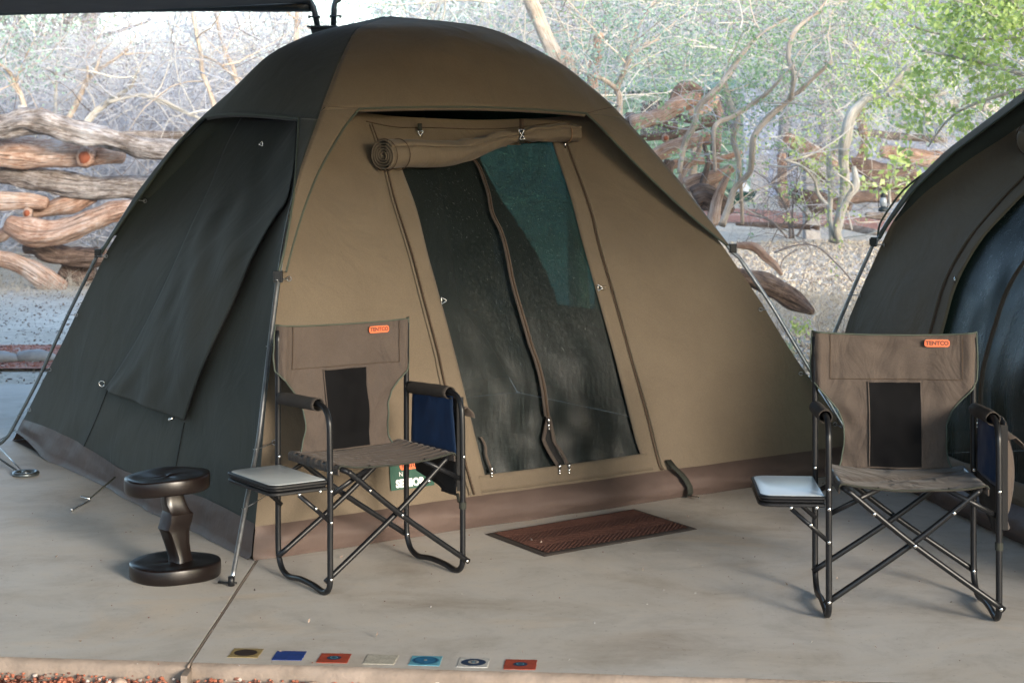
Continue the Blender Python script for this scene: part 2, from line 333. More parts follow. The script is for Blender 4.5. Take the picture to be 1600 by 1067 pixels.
def ground_mat():
    m, nt, b = nodemat('dusty_ground'); N, Lk = nt.nodes, nt.links
    tc = N.new('ShaderNodeTexCoord')
    def nz(s, d, r=.65, dist=0):
        n = N.new('ShaderNodeTexNoise'); n.inputs['Scale'].default_value = s; n.inputs['Detail'].default_value = d; n.inputs['Roughness'].default_value = r; n.inputs['Distortion'].default_value = dist; Lk.new(tc.outputs['Object'], n.inputs[0]); return n.outputs[0]
    c = N.new('ShaderNodeValToRGB'); e = c.color_ramp.elements; e[0].position = .33; e[0].color = (.52, .46, .39, 1); e[1].position = .66; e[1].color = (.70, .64, .56, 1); k = e.new(.5); k.color = (.62, .56, .48, 1); Lk.new(nz(.8, 8), c.inputs[0])
    d = N.new('ShaderNodeValToRGB'); e = d.color_ramp.elements; e[0].position = .36; e[0].color = (.62, .58, .55, 1); e[1].position = .52; e[1].color = (1, 1, 1, 1); Lk.new(nz(14, 8, .8), d.inputs[0])
    mu = N.new('ShaderNodeVectorMath'); mu.operation = 'MULTIPLY'; Lk.new(c.outputs[0], mu.inputs[0]); Lk.new(d.outputs[0], mu.inputs[1])
    Lk.new(mu.outputs[0], b.inputs['Base Color']); b.inputs['Roughness'].default_value = .95; b.inputs['Specular IOR Level'].default_value = .1
    bp = N.new('ShaderNodeBump'); bp.inputs['Strength'].default_value = .8; bp.inputs['Distance'].default_value = .05; Lk.new(nz(9, 8, .75), bp.inputs['Height']); Lk.new(bp.outputs[0], b.inputs['Normal'])
    return m
M['ground'] = ground_mat()
g = MB(); ys = list(np.concatenate([np.arange(-30, 12, 3), np.arange(12, 70, .8), np.array([72, 80, 95, 120, 160, 240, 400, 700])])); rows = []
for y in ys:
    w = 40 + abs(y) * 1.2
    rows.append([Vector((x, y, min(gz(x, y), .6 + 0 * x) if y > 12 else -.075)) for x in np.linspace(-w, w, 120)])
g.grid(rows); tag(g.build('ground', M['ground']), kind='structure')
# red gravel footpaths
M['red_path'] = pbr('red_gravel_path', [(.30, .12, .085), (.42, .19, .14), (.50, .27, .20)], scale=30, detail=4, rough=.95, bump=.8, bscale=70, bdist=.02)
def path_strip(name, pts, lab):
    mb = MB(); rows = []
    for a, b2 in pts:
        a = Vector(a); b2 = Vector(b2); rows.append([Vector((*(a.lerp(b2, t)).xy, gz(*(a.lerp(b2, t)).xy) + .02 + .02 * math.sin(math.pi * t))) for t in np.linspace(0, 1, 8)])
    rows2 = []
    for r0, r1 in zip(rows, rows[1:]):
        for k in range(10): rows2.append([p.lerp(q, k / 10) for p, q in zip(r0, r1)])
    rows2.append(rows[-1])
    for r_ in rows2:
        for p in r_: p.z = gz(p.x, p.y) + .025
    mb.grid(rows2); return tag(mb.build(name, M['red_path']), lab, kind='structure')
path_strip('path', [((-12, 14.3), (-12, 12.75)), ((-4, 14.2), (-4, 12.7)), ((-1, 14.2), (-1, 12.7))], 'red gravel footpath left of the tent')
path_strip('path', [((4, 50), (4, 41)), ((7, 49), (7, 39.5)), ((9, 43), (9, 34)), ((12, 38), (12, 30))], 'red gravel footpath beyond the tents')

# hills of far brush that close the view
M['far_brush'] = pbr('far_brush', [(.26, .28, .33), (.38, .40, .46), (.50, .51, .55)], scale=1.4, detail=12, rough=1, bump=1, bscale=3, bdist=.5, nrough=.8, spec=0)  # bluish grey: distance haze and sky tint put into the colour
h = MB(); rows = []
for i, y in enumerate(np.linspace(62, 95, 24)):
    t = sm(0, 1, i / 23); row = []
    for x in np.linspace(-75, 75, 180):
        top = 5.6 + 5.8 * sm(-14, 3, x) + 1.5 * noise.noise(Vector((x * .22, y * .1, 0))) + .7 * noise.noise(Vector((x * .9, y * .4, 5)))
        row.append(Vector((x, y, .3 + (top) * t + .5 * noise.noise(Vector((x * .8, y * .8, 1)))))) 
    rows.append(row)
rows.append([Vector((p.x, 110, 3)) for p in rows[-1]])
h.grid(rows); tag(h.build('hills', M['far_brush']), kind='structure')

# unseen wooded rise added on the left to hold back low sky light
h = MB(); rows = []
for i, x in enumerate(np.linspace(-26, -44, 12)):
    rows.append([Vector((x, y, -.1 + (6.5 + 1.5 * noise.noise(Vector((y * .2, x * .1, 9))) + .7 * noise.noise(Vector((y, x * .4, 5)))) * sm(0, 11, i))) for y in np.linspace(-30, 64, 100)])
h.grid(rows); tag(h.build('hills', M['far_brush']), kind='structure')
h = MB(); rows = []  # unseen wooded rise added behind the camera to darken the tent hood
for i, y in enumerate(np.linspace(-36, -52, 10)):
    rows.append([Vector((x, y, -.1 + (5.8 + 1.2 * noise.noise(Vector((x * .2, y * .1, 3))) + .6 * noise.noise(Vector((x, y * .4, 7)))) * sm(0, 9, i))) for x in np.linspace(-60, 70, 130)])
h.grid(rows); tag(h.build('hills', M['far_brush']), kind='structure')
# ================================================================ TENT
APX = Vector((-.65, 8.5)); ZTOP = 2.285
FOOT = {'F': Vector((-1.01, 5.91)), 'L': Vector((-2.79, 8.75)), 'R': Vector((1.74, 7.95))}
FOOT['B'] = 2 * APX - FOOT['F']
BASE = {'F': Vector((-1.0, 6.3)), 'L': Vector((-2.76, 9.06)), 'R': Vector((1.80, 8.23))}
BASE['B'] = BASE['L'] + BASE['R'] - BASE['F']
# points (t from apex, height) measured along each bow
def rib_table(key, pix):
    """crossing of lines of sight with the bow's upright plane"""
    tab = [(0, ZTOP)]; d = FOOT[key] - APX
    for px, py in pix:
        k = (px - 800) / FPX                       # X = k*Y
        t = (k * APX.y - APX.x) / (d.x - k * d.y); Y = APX.y + t * d.y
        tab.append((t, CH + (HZ - py) * Y / FPX))
    tab.append((1, 0)); tab.sort(); out = [tab[0]]
    for a, z in tab[1:]:
        if z < out[-1][1] - .002: out.append((a, z))
    return out
T = {'L': rib_table('L', [(560, 38), (480, 65), (400, 110), (320, 180), (270, 231), (215, 302), (160, 390), (110, 491), (60, 600), (12, 690)]),
     'R': rib_table('R', [(720, 32), (760, 43), (800, 58), (880, 102), (950, 160), (1000, 214), (1060, 283), (1140, 386), (1200, 474), (1275, 600), (1310, 658)]),
     'F': rib_table('F', [(556, 45), (530, 100), (510, 152), (495, 195), (471, 262), (453, 330), (440, 400), (425, 520), (405, 690), (385, 790)])}
T['B'] = [(a, z) for a, z in T['R']]
TZ = {k: [(z, a) for a, z in reversed(v)] for k, v in T.items()}
def smooth_tab(tab, n=240):
    zs = [ZTOP * i / n for i in range(n + 1)]; ts = [interp(tab, z) for z in zs]
    for _ in range(14): ts = [ts[0]] + [(ts[i - 1] + 2 * ts[i] + ts[i + 1]) / 4 for i in range(1, n)] + [ts[-1]]
    return list(zip(zs, ts))
TZ = {k: smooth_tab(v) for k, v in TZ.items()}
def tz(k, z): x = z / ZTOP * 240; i = min(239, max(0, int(x))); a = TZ[k][i][1]; return a + (TZ[k][i + 1][1] - a) * (x - i)
def rib(k, z, off=0):
    d = FOOT[k] - APX; u = d.normalized(); p = APX + d * tz(k, z); p = p + u * off
    return Vector((p.x, p.y, z))
def wrib(k, z, off=0):
    """line of the canvas corner: follows the bow, hangs straight to the floor corner at the bottom"""
    d = (FOOT[k] - APX).normalized(); p = rib(k, z).xy + d * off
    z0 = .75
    if z < z0:
        q = rib(k, z0).xy + d * off; r_ = BASE[k].lerp(q, z / z0); w = sm(0, .4, z0 - z) if z > z0 - .4 else 1
        p = p.lerp(r_, w)
    return Vector((p.x, p.y, z))
FACES = {'front': ('F', 'R'), 'left': ('L', 'F'), 'right': ('R', 'B'), 'back': ('B', 'L')}
FN = {}
for f_, (a, b) in FACES.items():
    e = BASE[b] - BASE[a]; FN[f_] = Vector((e.y, -e.x, 0)).normalized()
def fly(face, s, z, off=0):
    a, b = FACES[face]; p = rib(a, z).lerp(rib(b, z), s)
    bu = .10 * 4 * s * (1 - s) * sm(1.35, 2.1, z) * (1 - .9 * sm(2.0, ZTOP, z))
    n = (FN[face] * .75 + Vector((0, 0, .65 * sm(.8, 2.2, z)))).normalized()
    return p + n * (bu + off)
def wall(face, s, z, off=0):
    a, b = FACES[face]; p = wrib(a, z, -.03).lerp(wrib(b, z, -.03), s)
    mid = 4 * s * (1 - s)
    inn = -.15 * mid ** .38 * sm(.85, 1.65, z) - .03 * mid * sm(.1, .9, z)
    q = Vector((s * 2.6 + {'front': 0, 'left': 7, 'right': 13, 'back': 20}[face], z * .8, s - z))
    w = .012 * noise.noise(q * 1.7) * mid ** .5
    if face == 'left': w += .012 * mid * math.sin(6 * (s * 2.2 + z * 1.1) + 3 * noise.noise(q * .9))
    w += .006 * mid * math.exp(-z * 4) * math.sin(s * 38 + 4 * noise.noise(q * 3))
    n = (FN[face] * .85 + Vector((0, 0, .45 * sm(.3, 2.2, z)))).normalized()
    return p + n * (off + inn + w)
def topix(p): return 800 + FPX * p.x / p.y, HZ - (p.z - CH) * FPX / p.y
def inv(fn, face, px, py, off=0, guess=(.5, 1.)):
    s, z = guess; h = 1e-3
    for _ in range(25):
        x0, y0 = topix(fn(face, s, z, off)); ex, ey = px - x0, py - y0
        if abs(ex) + abs(ey) < .05: break
        x1, y1 = topix(fn(face, s + h, z, off)); x2, y2 = topix(fn(face, s, min(z + h, ZTOP), off))
        a, b, c, d = (x1 - x0) / h, (x2 - x0) / h, (y1 - y0) / h, (y2 - y0) / h; D = a * d - b * c
        if abs(D) < 1e-6: break
        ds, dz = (ex * d - b * ey) / D, (a * ey - c * ex) / D
        s += max(-.2, min(.2, ds)); z = min(ZTOP - .01, max(0.0, z + max(-.3, min(.3, dz))))
    return s, z
def wl(face, pix, off=0, n=6, fn=None):
    """a line drawn on the cloth through sight points"""
    fn = fn or wall; pts = spline([Vector((*p, 0)) for p in pix], n); out = []; g_ = (.5, 1.)
    for p in pts: g_ = inv(fn, face, p.x, p.y, off, g_); out.append(fn(face, g_[0], g_[1], off))
    return out
def wsz(face, pix, n=6, fn=None, off=0):
    fn = fn or wall; pts = spline([Vector((*p, 0)) for p in pix], n); out = []; g_ = (.5, 1.)
    for p in pts: g_ = inv(fn, face, p.x, p.y, off, g_); out.append(g_)
    return out

TC = Vector((APX.x, APX.y, 0))
tent = empty('dome_tent', TC)
tag(tent, 'brown dome tent in the middle with its door flap rolled up above a mesh screen', 'tent', 'dome tents pitched on the slab')
Mc, Mshade = M['canvas'], M['canvas_shaded']

# --- door outlines on the front wall
mesh_l = wsz('front', [(617, 222), (627, 263), (650, 326), (668, 398), (685, 459), (713, 563), (741, 678), (757, 742)])
mesh_r = wsz('front', [(860, 205), (866, 230), (891, 304), (911, 380), (938, 476), (963, 566), (991, 678), (1001, 709)])
zip_l = wsz('front', [(580, 195), (592, 228), (603, 262), (616, 313), (643, 398), (662, 470), (683, 549), (694, 599), (726, 722), (740, 772)])
zip_r = wsz('front', [(876, 205), (886, 230), (920, 326), (933, 380), (955, 456), (985, 563), (1008, 645), (1027, 722), (1034, 733)])
def at_z(line, z):
    l = sorted([(b, a) for a, b in line]); return interp(l, z)
z_mesh_bot = lambda s: interp([(mesh_l[-1][0], mesh_l[-1][1]), (mesh_r[-1][0], mesh_r[-1][1])], s)
_t1, _t2 = inv(wall, 'front', 612, 246), inv(wall, 'front', 880, 214)
ztopf = lambda s: interp([(_t1[0], _t1[1]), (_t2[0], _t2[1])], s)
# --- wall of the front with the doorway left open
def wall_mesh(face, nm, mat, ns=90, nz_=80, hole=None, zlo=.115, ztop=2.1):
    mb = MB(); idx = {}; V = []; Fs = []; UV = []
    for i in range(nz_ + 1):
        z = zlo + (ztop - zlo) * i / nz_
        for k in range(ns + 1): V.append(wall(face, k / ns, z)); UV.append((k / ns, z))
    for i in range(nz_):
        z = zlo + (ztop - zlo) * (i + .5) / nz_
        for k in range(ns):
            s = (k + .5) / ns
            if hole and hole(s, z): continue
            a = i * (ns + 1) + k; Fs.append((a, a + 1, a + ns + 2, a + ns + 1))
    mb.add(V, Fs, UV); return mb.build(nm, mat, tent)
rfz = sorted([(b, a) for a, b in wsz('front', [(905, 178), (938, 200), (966, 230), (1016, 280), (1075, 335), (1135, 384)], 6, fly)])
hole_f = lambda s, z: z > 1.822 or  (z < ztopf(s) and z > z_mesh_bot(s) - .015 and at_z(mesh_l, z) - .012 < s < at_z(mesh_r, z) + .012)
wall_mesh('front', 'front_wall', Mc, 340, 240, hole_f)
# ---- the wall around the rear window, then the window screens
win = lambda s, z: .30 < s < .72 and .95 < z < 1.75 - .6 * abs(s - .5)
wall_mesh('left', 'side_wall', Mshade)
wall_mesh('back', 'rear_wall', Mshade, 60, 50)
wr = [inv(wall, 'right', *q) for q in ((735, 205), (810, 352), (872, 475))]
wall_mesh('right', 'side_wall', Mshade, 160, 120, lambda s, z: wr[2][1] < z < 1.70 and .006 < s < interp([(b, a) for a, b in reversed(wr)], z))
for fc in ('right',):
    mb = MB(); mb.grid([[wall(fc, s, z, -.01) for s in (np.linspace(.27, .75, 20) if fc == 'back' else np.linspace(.03, .995, 20))] for z in np.linspace(.6, 2.0, 24)])
    mb.build('window_screen', M['rear_mesh'], tent)
# --- door screen
mb = MB(); rows = []
for z in np.linspace(0, 1, 70):
    row = []
    for k in range(41):
        u = k / 40
        zl, zr = mesh_l[-1][1], mesh_r[-1][1]; zb = zl + (zr - zl) * u - .012
        zz = zb + (ztopf(.33 + .3 * u) + .03 - zb) * z
        a, b = at_z(mesh_l, zz) - .02, at_z(mesh_r, zz) + .02; s = a + (b - a) * u
        sagx = -.018 * math.sin(math.pi * u) - .012 * noise.noise(Vector((u * 5, zz * 2.2, 3))) - .010 * math.sin(math.pi * u) * noise.noise(Vector((u * 9, zz * 7, 8))) * (1 + 2 * sm(.7, .15, zz) if zz < .7 else 1)
        row.append(wall('front', s, zz, -.014 + sagx))
    rows.append(row)
mb.grid(rows); mb.build('door_screen', M['door_mesh'], tent)
# --- facings either side of the screen and below it
def strip(face, A, B, nm, mat, off=.004, n=50, cols=5, th=.004, fn=None):
    fn = fn or wall; mb = MB(); rows = []
    for i in range(n + 1):
        t = i / n
        def at(Ln):
            x = t * (len(Ln) - 1); k = min(int(x), len(Ln) - 2); q = x - k
            return (Ln[k][0] + (Ln[k + 1][0] - Ln[k][0]) * q, Ln[k][1] + (Ln[k + 1][1] - Ln[k][1]) * q)
        a, b = at(A), at(B)
        r_ = []
        for c in range(-1, cols + 2):
            u = min(1, max(0, c / cols)); s, z = a[0] + (b[0] - a[0]) * u, a[1] + (b[1] - a[1]) * u
            o = off + .004 * noise.noise(Vector((s * 20, z * 14, 2))) * (0 < u < 1)
            r_.append(fn(face, s, z, off - th * 2.2 if c in (-1, cols + 1) else o))
        rows.append(r_)
    mb.grid(rows); return mb.build(nm, mat, tent)
def rez(line, zs): return [(at_z(line, z), z) for z in zs]
zs = np.linspace(1.70, .135, 70)
strip('front', rez(zip_l, zs), rez(mesh_l, zs), 'door_facing', Mc)
strip('front', rez(mesh_r, zs), rez(zip_r, zs), 'door_facing', Mc)
zl, zr = mesh_l[-1], mesh_r[-1]
low_a = [(zl[0] - .01 + (zr[0] - zl[0] + .02) * t, zl[1] + (zr[1] - zl[1]) * t) for t in np.linspace(0, 1, 30)]
low_b = [(a + .0, .135) for a, b in low_a]
strip('front', low_a, low_b, 'door_sill', Mc, .006, 30, 4)
for ln, nm in ((zip_l, 'zip'), (zip_r, 'zip')):
    mb = MB(); mb.tube([wall('front', s, z, .006) for s, z in ln], .0045, 5); mb.build(nm, M['seam'], tent)
    mb = MB(); mb.tube([wall('front', s + (.006 if ln is zip_r else -.006), z, .004) for s, z in ln], .006, 5); mb.build('zip_cover', Mc, tent)
# centre zip of the screen: two tapes and the coil, open at the foot
cz = [(728, 226), (735, 243), (749, 261), (762, 299), (769, 331), (783, 362), (793, 400), (803, 445), (817, 498), (828, 532), (839, 565), (849, 608), (856, 650)]
def ribbon(pix, w, nm, mat, off, dx=0, n=7, face='front', fn=None):
    L_ = wsz(face, pix, n, fn); mb = MB(); rows = []
    for i, (s, z) in enumerate(L_):
        wob = .0009 * math.sin(i * .36)
        rows.append([(fn or wall)(face, s + dx + wob + q * w, z, off + o) for q, o in ((-1, -.004), (-.8, .002), (0, .004), (.8, .002), (1, -.004))])
    mb.grid(rows); return mb.build(nm, mat, tent)
zt_l = ribbon(cz, .0020, 'zip_tape', M['chair_cloth'], .001, -.0028)
zt_r = ribbon(cz, .0020, 'zip_tape', M['chair_cloth'], .001, .0028)
ribbon(cz, .0013, 'zip_coil', M['seam'], .007)
ribbon([(856, 650), (850, 678), (851, 690), (860, 711), (873, 729)], .003, 'zip_tape', M['chair_cloth'], .004)
ribbon([(857, 650), (863, 678), (868, 692), (876, 706), (888, 728)], .003, 'zip_tape', M['chair_cloth'], .004)
ribbon([(750, 682), (757, 697), (760, 712), (768, 738)], .0018, 'zip_tape', M['chair_cloth'], .006)
# black strip standing for the shaded inside where the screen is unzipped
gp = wsz('front', [(857, 668), (851, 690), (861, 711), (876, 728)], 5); gq = wsz('front', [(858, 668), (865, 690), (873, 706), (884, 727)], 5)
strip('front', gp, gq, 'zip_gap_shade', M['black_cloth'], -.004, 12, 2, .002)
def slider(px, py, l=.035):
    s, z = inv(wall, 'front', px, py, .01); c = wall('front', s, z, .012); mb = MB()
    mb.box(c, (.014, .010, .016)); mb.box(c + Vector((0, -.004, -.006 - l / 2)), (.008, .004, l)); mb.ball(c + Vector((0, -.005, -l)), .006, 6)
    mb.build('zip_slider', M['steel'], tent)
for q in ((857, 656), (874, 728), (889, 727), (768, 732), (883, 226)): slider(*q, l=.03 if q[1] > 700 else .038)
def dring(p, r=.016, rot=0, nm='ring', wr=.0026):
    mb = MB(); pts = [Vector(p) + Vector((r * math.sin(rot + 2 * math.pi * k / 3) * .9, -.004, r * math.cos(rot + 2 * math.pi * k / 3))) for k in (0, 1, 2)]
    e = []
    for i in range(3):
        for k in range(4): e.append(pts[i].lerp(pts[(i + 1) % 3], k / 4))
    e.append(e[0]); mb.tube(e, wr, 5); return mb.build(nm, M['steel'], tent)
for q, ro in (((690, 470), 1.57), ((934, 450), -1.57 + 3.14), ((655, 210), 3.14)):
    s, z = inv(wall, 'front', *q); c = wall('front', s, z, .014); dring(c, .017, ro)
    mb = MB(); d = .02 if q[1] > 300 else 0; mb.box(c + Vector((-.02 if q == (690, 470) else (.02 if q[1] > 300 else -.004), .004, 0 if d else .028)), (.03 if d else .022, .004, .018 if d else .034)); mb.build('ring_tab', M['web'] if not d else Mc, tent)
# --- rolled-up door flap, a real spiral of cloth
path = spline([(598, 243, .075), (640, 241, .07), (688, 242, .07), (730, 236, .066), (775, 221, .055), (815, 213, .05), (850, 209, .052), (903, 209, .05)], 8)
radp = [(598, .074), (690, .070), (745, .050), (790, .036), (812, .021), (818, .021), (835, .046), (860, .047), (903, .046)]
cen = []; g_ = (.5, 1.7)
for p in path:
    g_ = inv(wall, 'front', p.x, p.y, p.z + .02, g_); cen.append((wall('front', g_[0], g_[1], p.z + .02), interp(radp, p.x), p.x))
turns = 4.6; nsp = 110; rows = []
for i, (c, r_, px) in enumerate(cen):
    t = (cen[min(i + 1, len(cen) - 1)][0] - cen[max(i - 1, 0)][0]).normalized(); n1 = Vector((0, 0, 1)); n1 = (n1 - t * n1.dot(t)).normalized(); n2 = t.cross(n1)
    row = []
    for k in range(nsp):
        u = k / (nsp - 1); A = 2 * math.pi * turns * (1 - u) + .6; q = r_ * (.16 + .84 * u)
        fold = 0
        if px > 690:
            fold = .38 * sm(690, 745, px) * noise.noise(Vector((math.cos(A) * 1.9, math.sin(A) * 1.9, px * .035))) + .16 * math.exp(-((px - 815) / 22) ** 2) * math.sin(7 * A)
        q *= 1 + fold + .05 * noise.noise(Vector((math.cos(A) * 2, math.sin(A) * 2, px * .03 + k * .02)))
        e = (1.15 if abs(math.sin(A)) > 0 else 1)
        row.append(c + n1 * (math.sin(A) * q * .95) + n2 * (math.cos(A) * q * 1.0) + t * (-.012 * (1 - u) * 0))
    rows.append(row)
mb = MB(); mb.grid(rows); roll = mb.build('rolled_flap', Mc, tent)
so_ = roll.modifiers.new('solid', 'SOLIDIFY'); so_.thickness = .003
# bound hem ring near both ends of the roll, strap round its waist
for xx in (603, 624, 888):
    ii = min(range(len(cen)), key=lambda i: abs(cen[i][2] - xx)); c, r_, _ = cen[ii]; t = (cen[min(ii + 1, len(cen) - 1)][0] - cen[max(ii - 1, 0)][0]).normalized(); n1 = Vector((0, 0, 1)); n1 = (n1 - t * n1.dot(t)).normalized(); n2 = t.cross(n1)
    mb = MB(); mb.tube([c + n1 * math.sin(a) * r_ * .97 + n2 * math.cos(a) * r_ * 1.02 for a in np.linspace(0, 2 * math.pi, 33)], .0022 if xx < 800 else .004, 5); mb.build('hem', M['seam'] if xx < 800 else M['tape'], tent)
ii = min(range(len(cen)), key=lambda i: abs(cen[i][2] - 815)); c = cen[ii][0]
mb = MB(); rows = []
for a in np.linspace(0, 2 * math.pi, 25): rows.append([c + Vector((dx, 0, 0)) + Vector((0, -1, 0)) * math.cos(a) * .034 + Vector((0, 0, 1)) * math.sin(a) * .036 for dx in (-.012, .012)])
mb.grid(rows); mb.build('flap_strap', M['web'], tent)
dring(c + Vector((0, -.036, .022)), .018, 3.14); dring(c + Vector((.003, -.038, -.008)), .016, 0)
mb = MB(); mb.box(c + Vector((0, .01, .058)), (.022, .005, .05)); mb.build('ring_tab', M['seam'], tent)
# seam of the hood above the door
mb = MB(); mb.tube(wl('front', [(572, 190), (620, 199), (680, 200), (740, 202), (800, 200), (880, 190)], .003), .0022, 4); mb.build('seam', M['seam'], tent)
# --- seams on the left wall, window flap with its loose edge
flap_l = wsz('left', [(378, 186), (352, 235), (330, 290), (298, 360), (262, 440), (222, 520), (185, 580), (166, 607)])
flap_r = wsz('left', [(466, 186), (463, 250), (452, 313), (438, 342), (416, 390), (400, 428), (379, 478), (345, 550), (318, 606), (298, 655)])
rows = []; NR = 80; NCc = 44
def lin(Ln, t):
    x = t * (len(Ln) - 1); k = min(int(x), len(Ln) - 2); q = x - k; return Vector((Ln[k][0] + (Ln[k + 1][0] - Ln[k][0]) * q, Ln[k][1] + (Ln[k + 1][1] - Ln[k][1]) * q))
for i in range(NR + 1):
    t = i / NR; a, b = lin(flap_l, t), lin(flap_r, t); row = []
    for k in range(NCc + 1):
        u = k / NCc; q = a.lerp(b, u)
        lift = .006 + .042 * u * sm(.15, .55, t) * (1 - .45 * sm(.75, 1, t)) + .02 * math.sin(math.pi * u) * sm(.2, .8, t)
        fo = (u * 1.1 - t * 1.5)
        lift += (.010 * math.sin(fo * 13 + 1.5 * noise.noise(Vector((u * 3, t * 3, 1)))) * math.sin(math.pi * min(1, u * 1.0)) + .008 * noise.noise(Vector((u * 6 + t * 3, t * 3, 6)))) * sm(.08, .4, t) * (1 - .3 * t)
        lift += .012 * math.exp(-((u - .22) / .08) ** 2) * sm(.45, .9, t) + .010 * math.exp(-((u - .12) / .04) ** 2) * sm(.6, 1, t)
        row.append(wall('left', q.x, q.y, max(.003, lift)))
    rows.append(row)
mb = MB(); mb.grid(rows); fl = mb.build('window_flap', M['flap'], tent); so_ = fl.modifiers.new('solid', 'SOLIDIFY'); so_.thickness = .003
mb = MB(); mb.tube([r_[-1] for r_ in rows[15:]], .004, 5); mb.build('hem', M['black_cloth'], tent)
mb = MB(); mb.tube([p for p in rows[-1]], .003, 5); mb.build('hem', M['web'], tent)
for pp in ([(168, 609), (150, 655), (128, 704)], [(288, 660), (280, 700), (272, 745)], [(338, 300), (300, 390), (262, 470)]):
    mb = MB(); mb.tube(wl('left', pp, .003), .0022, 4); mb.build('seam', M['black_cloth'], tent)
c = wall('left', *inv(wall, 'left', 163, 599), .012); mb = MB(); mb.tube([c + Vector((.014 * math.cos(a), 0, .014 * math.sin(a))) for a in np.linspace(0, 6.28, 13)], .003, 5); mb.build('ring', M['steel'], tent)
c = wall('left', *inv(wall, 'left', 290, 650), .05); mb = MB(); mb.tube([c, c + Vector((-.025, -.01, -.012))], .006, 6); mb.build('toggle', M['steel'], tent)
c = wall('left', *inv(wall, 'left', 414, 228), .02); dring(c, .014, .4)

# --- groundsheet skirt
for fc, n_ in (('front', 240), ('left', 200), ('right', 50), ('back', 50)):
    rows = []
    for q in range(9):
        u = q / 8; row = []
        for k in range(n_ + 1):
            s = k / n_
            wv = .032 * noise.noise(Vector((s * 7, u * 1.4, {'front': 1, 'left': 4, 'right': 6, 'back': 8}[fc]))) + .012 * noise.noise(Vector((s * 22 + u * 6, u * 3, 5)))
            if fc == 'left': zt = .13 + .015 * math.sin(s * 9); zb = .055 * sm(.25, .0, s) if s < .25 else 0.
            else: zt = .125; zb = 0.
            z = zb + (zt - zb) * u
            bul = (.06 if fc == 'front' else .009) * math.sin(math.pi * min(1, u * .95 + .05)) ** .8 * (1 - .4 * (fc == 'left')) * min(1, s / .03, (1 - s) / .03) + min(1, s / .03, (1 - s) / .03) * wv * math.sin(math.pi * u) * (1.25 if fc == 'front' else .35)
            p = wall(fc, s, max(z, .0), .004 + bul + (.012 if q == 0 else 0)); p.z = z + (0 if q else .002)
            row.append(p)
        rows.append(row)
    mb = MB(); mb.grid(rows); mb.build('groundsheet_skirt', M['pvc'], tent)
mb = MB(); mb.add([Vector((*BASE[k], .004)) for k in 'LFRB'], [(0, 1, 2, 3)]); mb.build('floor', M['pvc'], tent)
# tan tape under the door
tp = wsz('front', [(733, 786), (800, 773), (900, 759), (1045, 739)], 10); tq = [(s, z - .024) for s, z in tp]
strip('front', tp, tq, 'door_tape', M['tape'], .022, 30, 3, .004)
# webbing strap over the skirt with a peg at the floor
s0, _ = inv(wall, 'front', 1050, 740); rows = []
for z, o in ((.17, .012), (.14, .035), (.115, .07), (.09, .088), (.06, .096), (.03, .085), (.008, .055)): rows.append([wall('front', s0 + d, z, o) for d in (-.0048, .0048)])
mb = MB(); mb.grid(rows); st = mb.build('skirt_strap', M['web'], tent); st.modifiers.new('s', 'SOLIDIFY').thickness = .003
c = wall('front', s0 + .002, .012, .075); mb = MB(); mb.tube([c + Vector((-.02, -.01, 0)), c + Vector((.025, -.016, 0)), c + Vector((.03, -.05, .0))], .004, 6); mb.build('peg', M['steel'], tent)

# --- fly: hood plus tapering side panels, with piped edges
edge_f = [(561, 171), (700, 172), (820, 174), (915, 178)]
lf = wsz('front', [(561, 171), (545, 190), (530, 212), (498, 268), (475, 325), (458, 380), (446, 425)], 8, fly)
rf = wsz('front', [(915, 178), (938, 200), (966, 230), (1016, 280), (1075, 335), (1135, 384)], 8, fly)
le = wsz('left', [(322, 184), (300, 202), (262, 250), (222, 305), (190, 350), (160, 396)], 8, fly)
re_ = wsz('left', [(468, 186), (466, 230), (462, 290), (455, 340), (446, 390), (437, 425)], 8, fly)
def fly_panel(face, A, B, mat, nm='fly'):
    zt0 = (A[0][1] + B[0][1]) / 2; mb = MB(); rows = []
    for z in list(np.linspace(ZTOP - .002, ZTOP - .1, 8)) + list(np.linspace(ZTOP - .12, zt0 + .02, 26)):
        rows.append([fly(face, s, z) for s in np.linspace(0, 1, 61)])
    sa, sb = A[0][0], B[0][0]
    def zedge(s): return interp([(0, A[0][1]), (sa, A[0][1]), (sb, B[0][1]), (1, B[0][1])], s)
    rows.append([fly(face, s, zedge(s)) for s in np.linspace(0, 1, 61)])
    mb.grid(rows)
    for X, side in ((A, 0), (B, 1)):
        rr = []
        for (s, z) in X:
            ss = max(0, s) if side == 0 else min(1, s)
            rr.append([fly(face, q, z, .012 * math.sin(math.pi * abs(q - side) / max(.001, abs(ss - side)) * .5) * 0 + .002) for q in (np.linspace(0, ss, 7) if side == 0 else np.linspace(ss, 1, 7))])
        mb.grid(rr)
    # folded hem gives the edge a thickness
    hem = [fly(face, s, zedge(s), -.0) for s in np.linspace(sa, sb, 40)]
    mb.grid([hem, [p + Vector((0, 0, -.012)) - FN[face] * .012 for p in hem]])
    o = mb.build(nm, mat, tent); o.modifiers.new('s', 'SOLIDIFY').thickness = .004
    mb = MB(); mb.tube([fly(face, s, z, .004) for s, z in reversed(A)] + [fly(face, s, zedge(s), .004) for s in np.linspace(sa, sb, 24)][1:-1] + [fly(face, s, z, .004) for s, z in B], .0055, 6)
    mb.build('piping', M['piping'], tent); return zedge
fly_panel('front', lf, rf, Mc); fly_panel('left', le, re_, Mshade)
mb_dummy = [(.03, 1.75), (.02, 1.4), (.01, 1.15)]
for fc in ('right', 'back'): fly_panel(fc, [(.12, 1.78), (.08, 1.5), (.03, 1.15)], [(.88, 1.78), (.92, 1.5), (.97, 1.15)], Mshade)
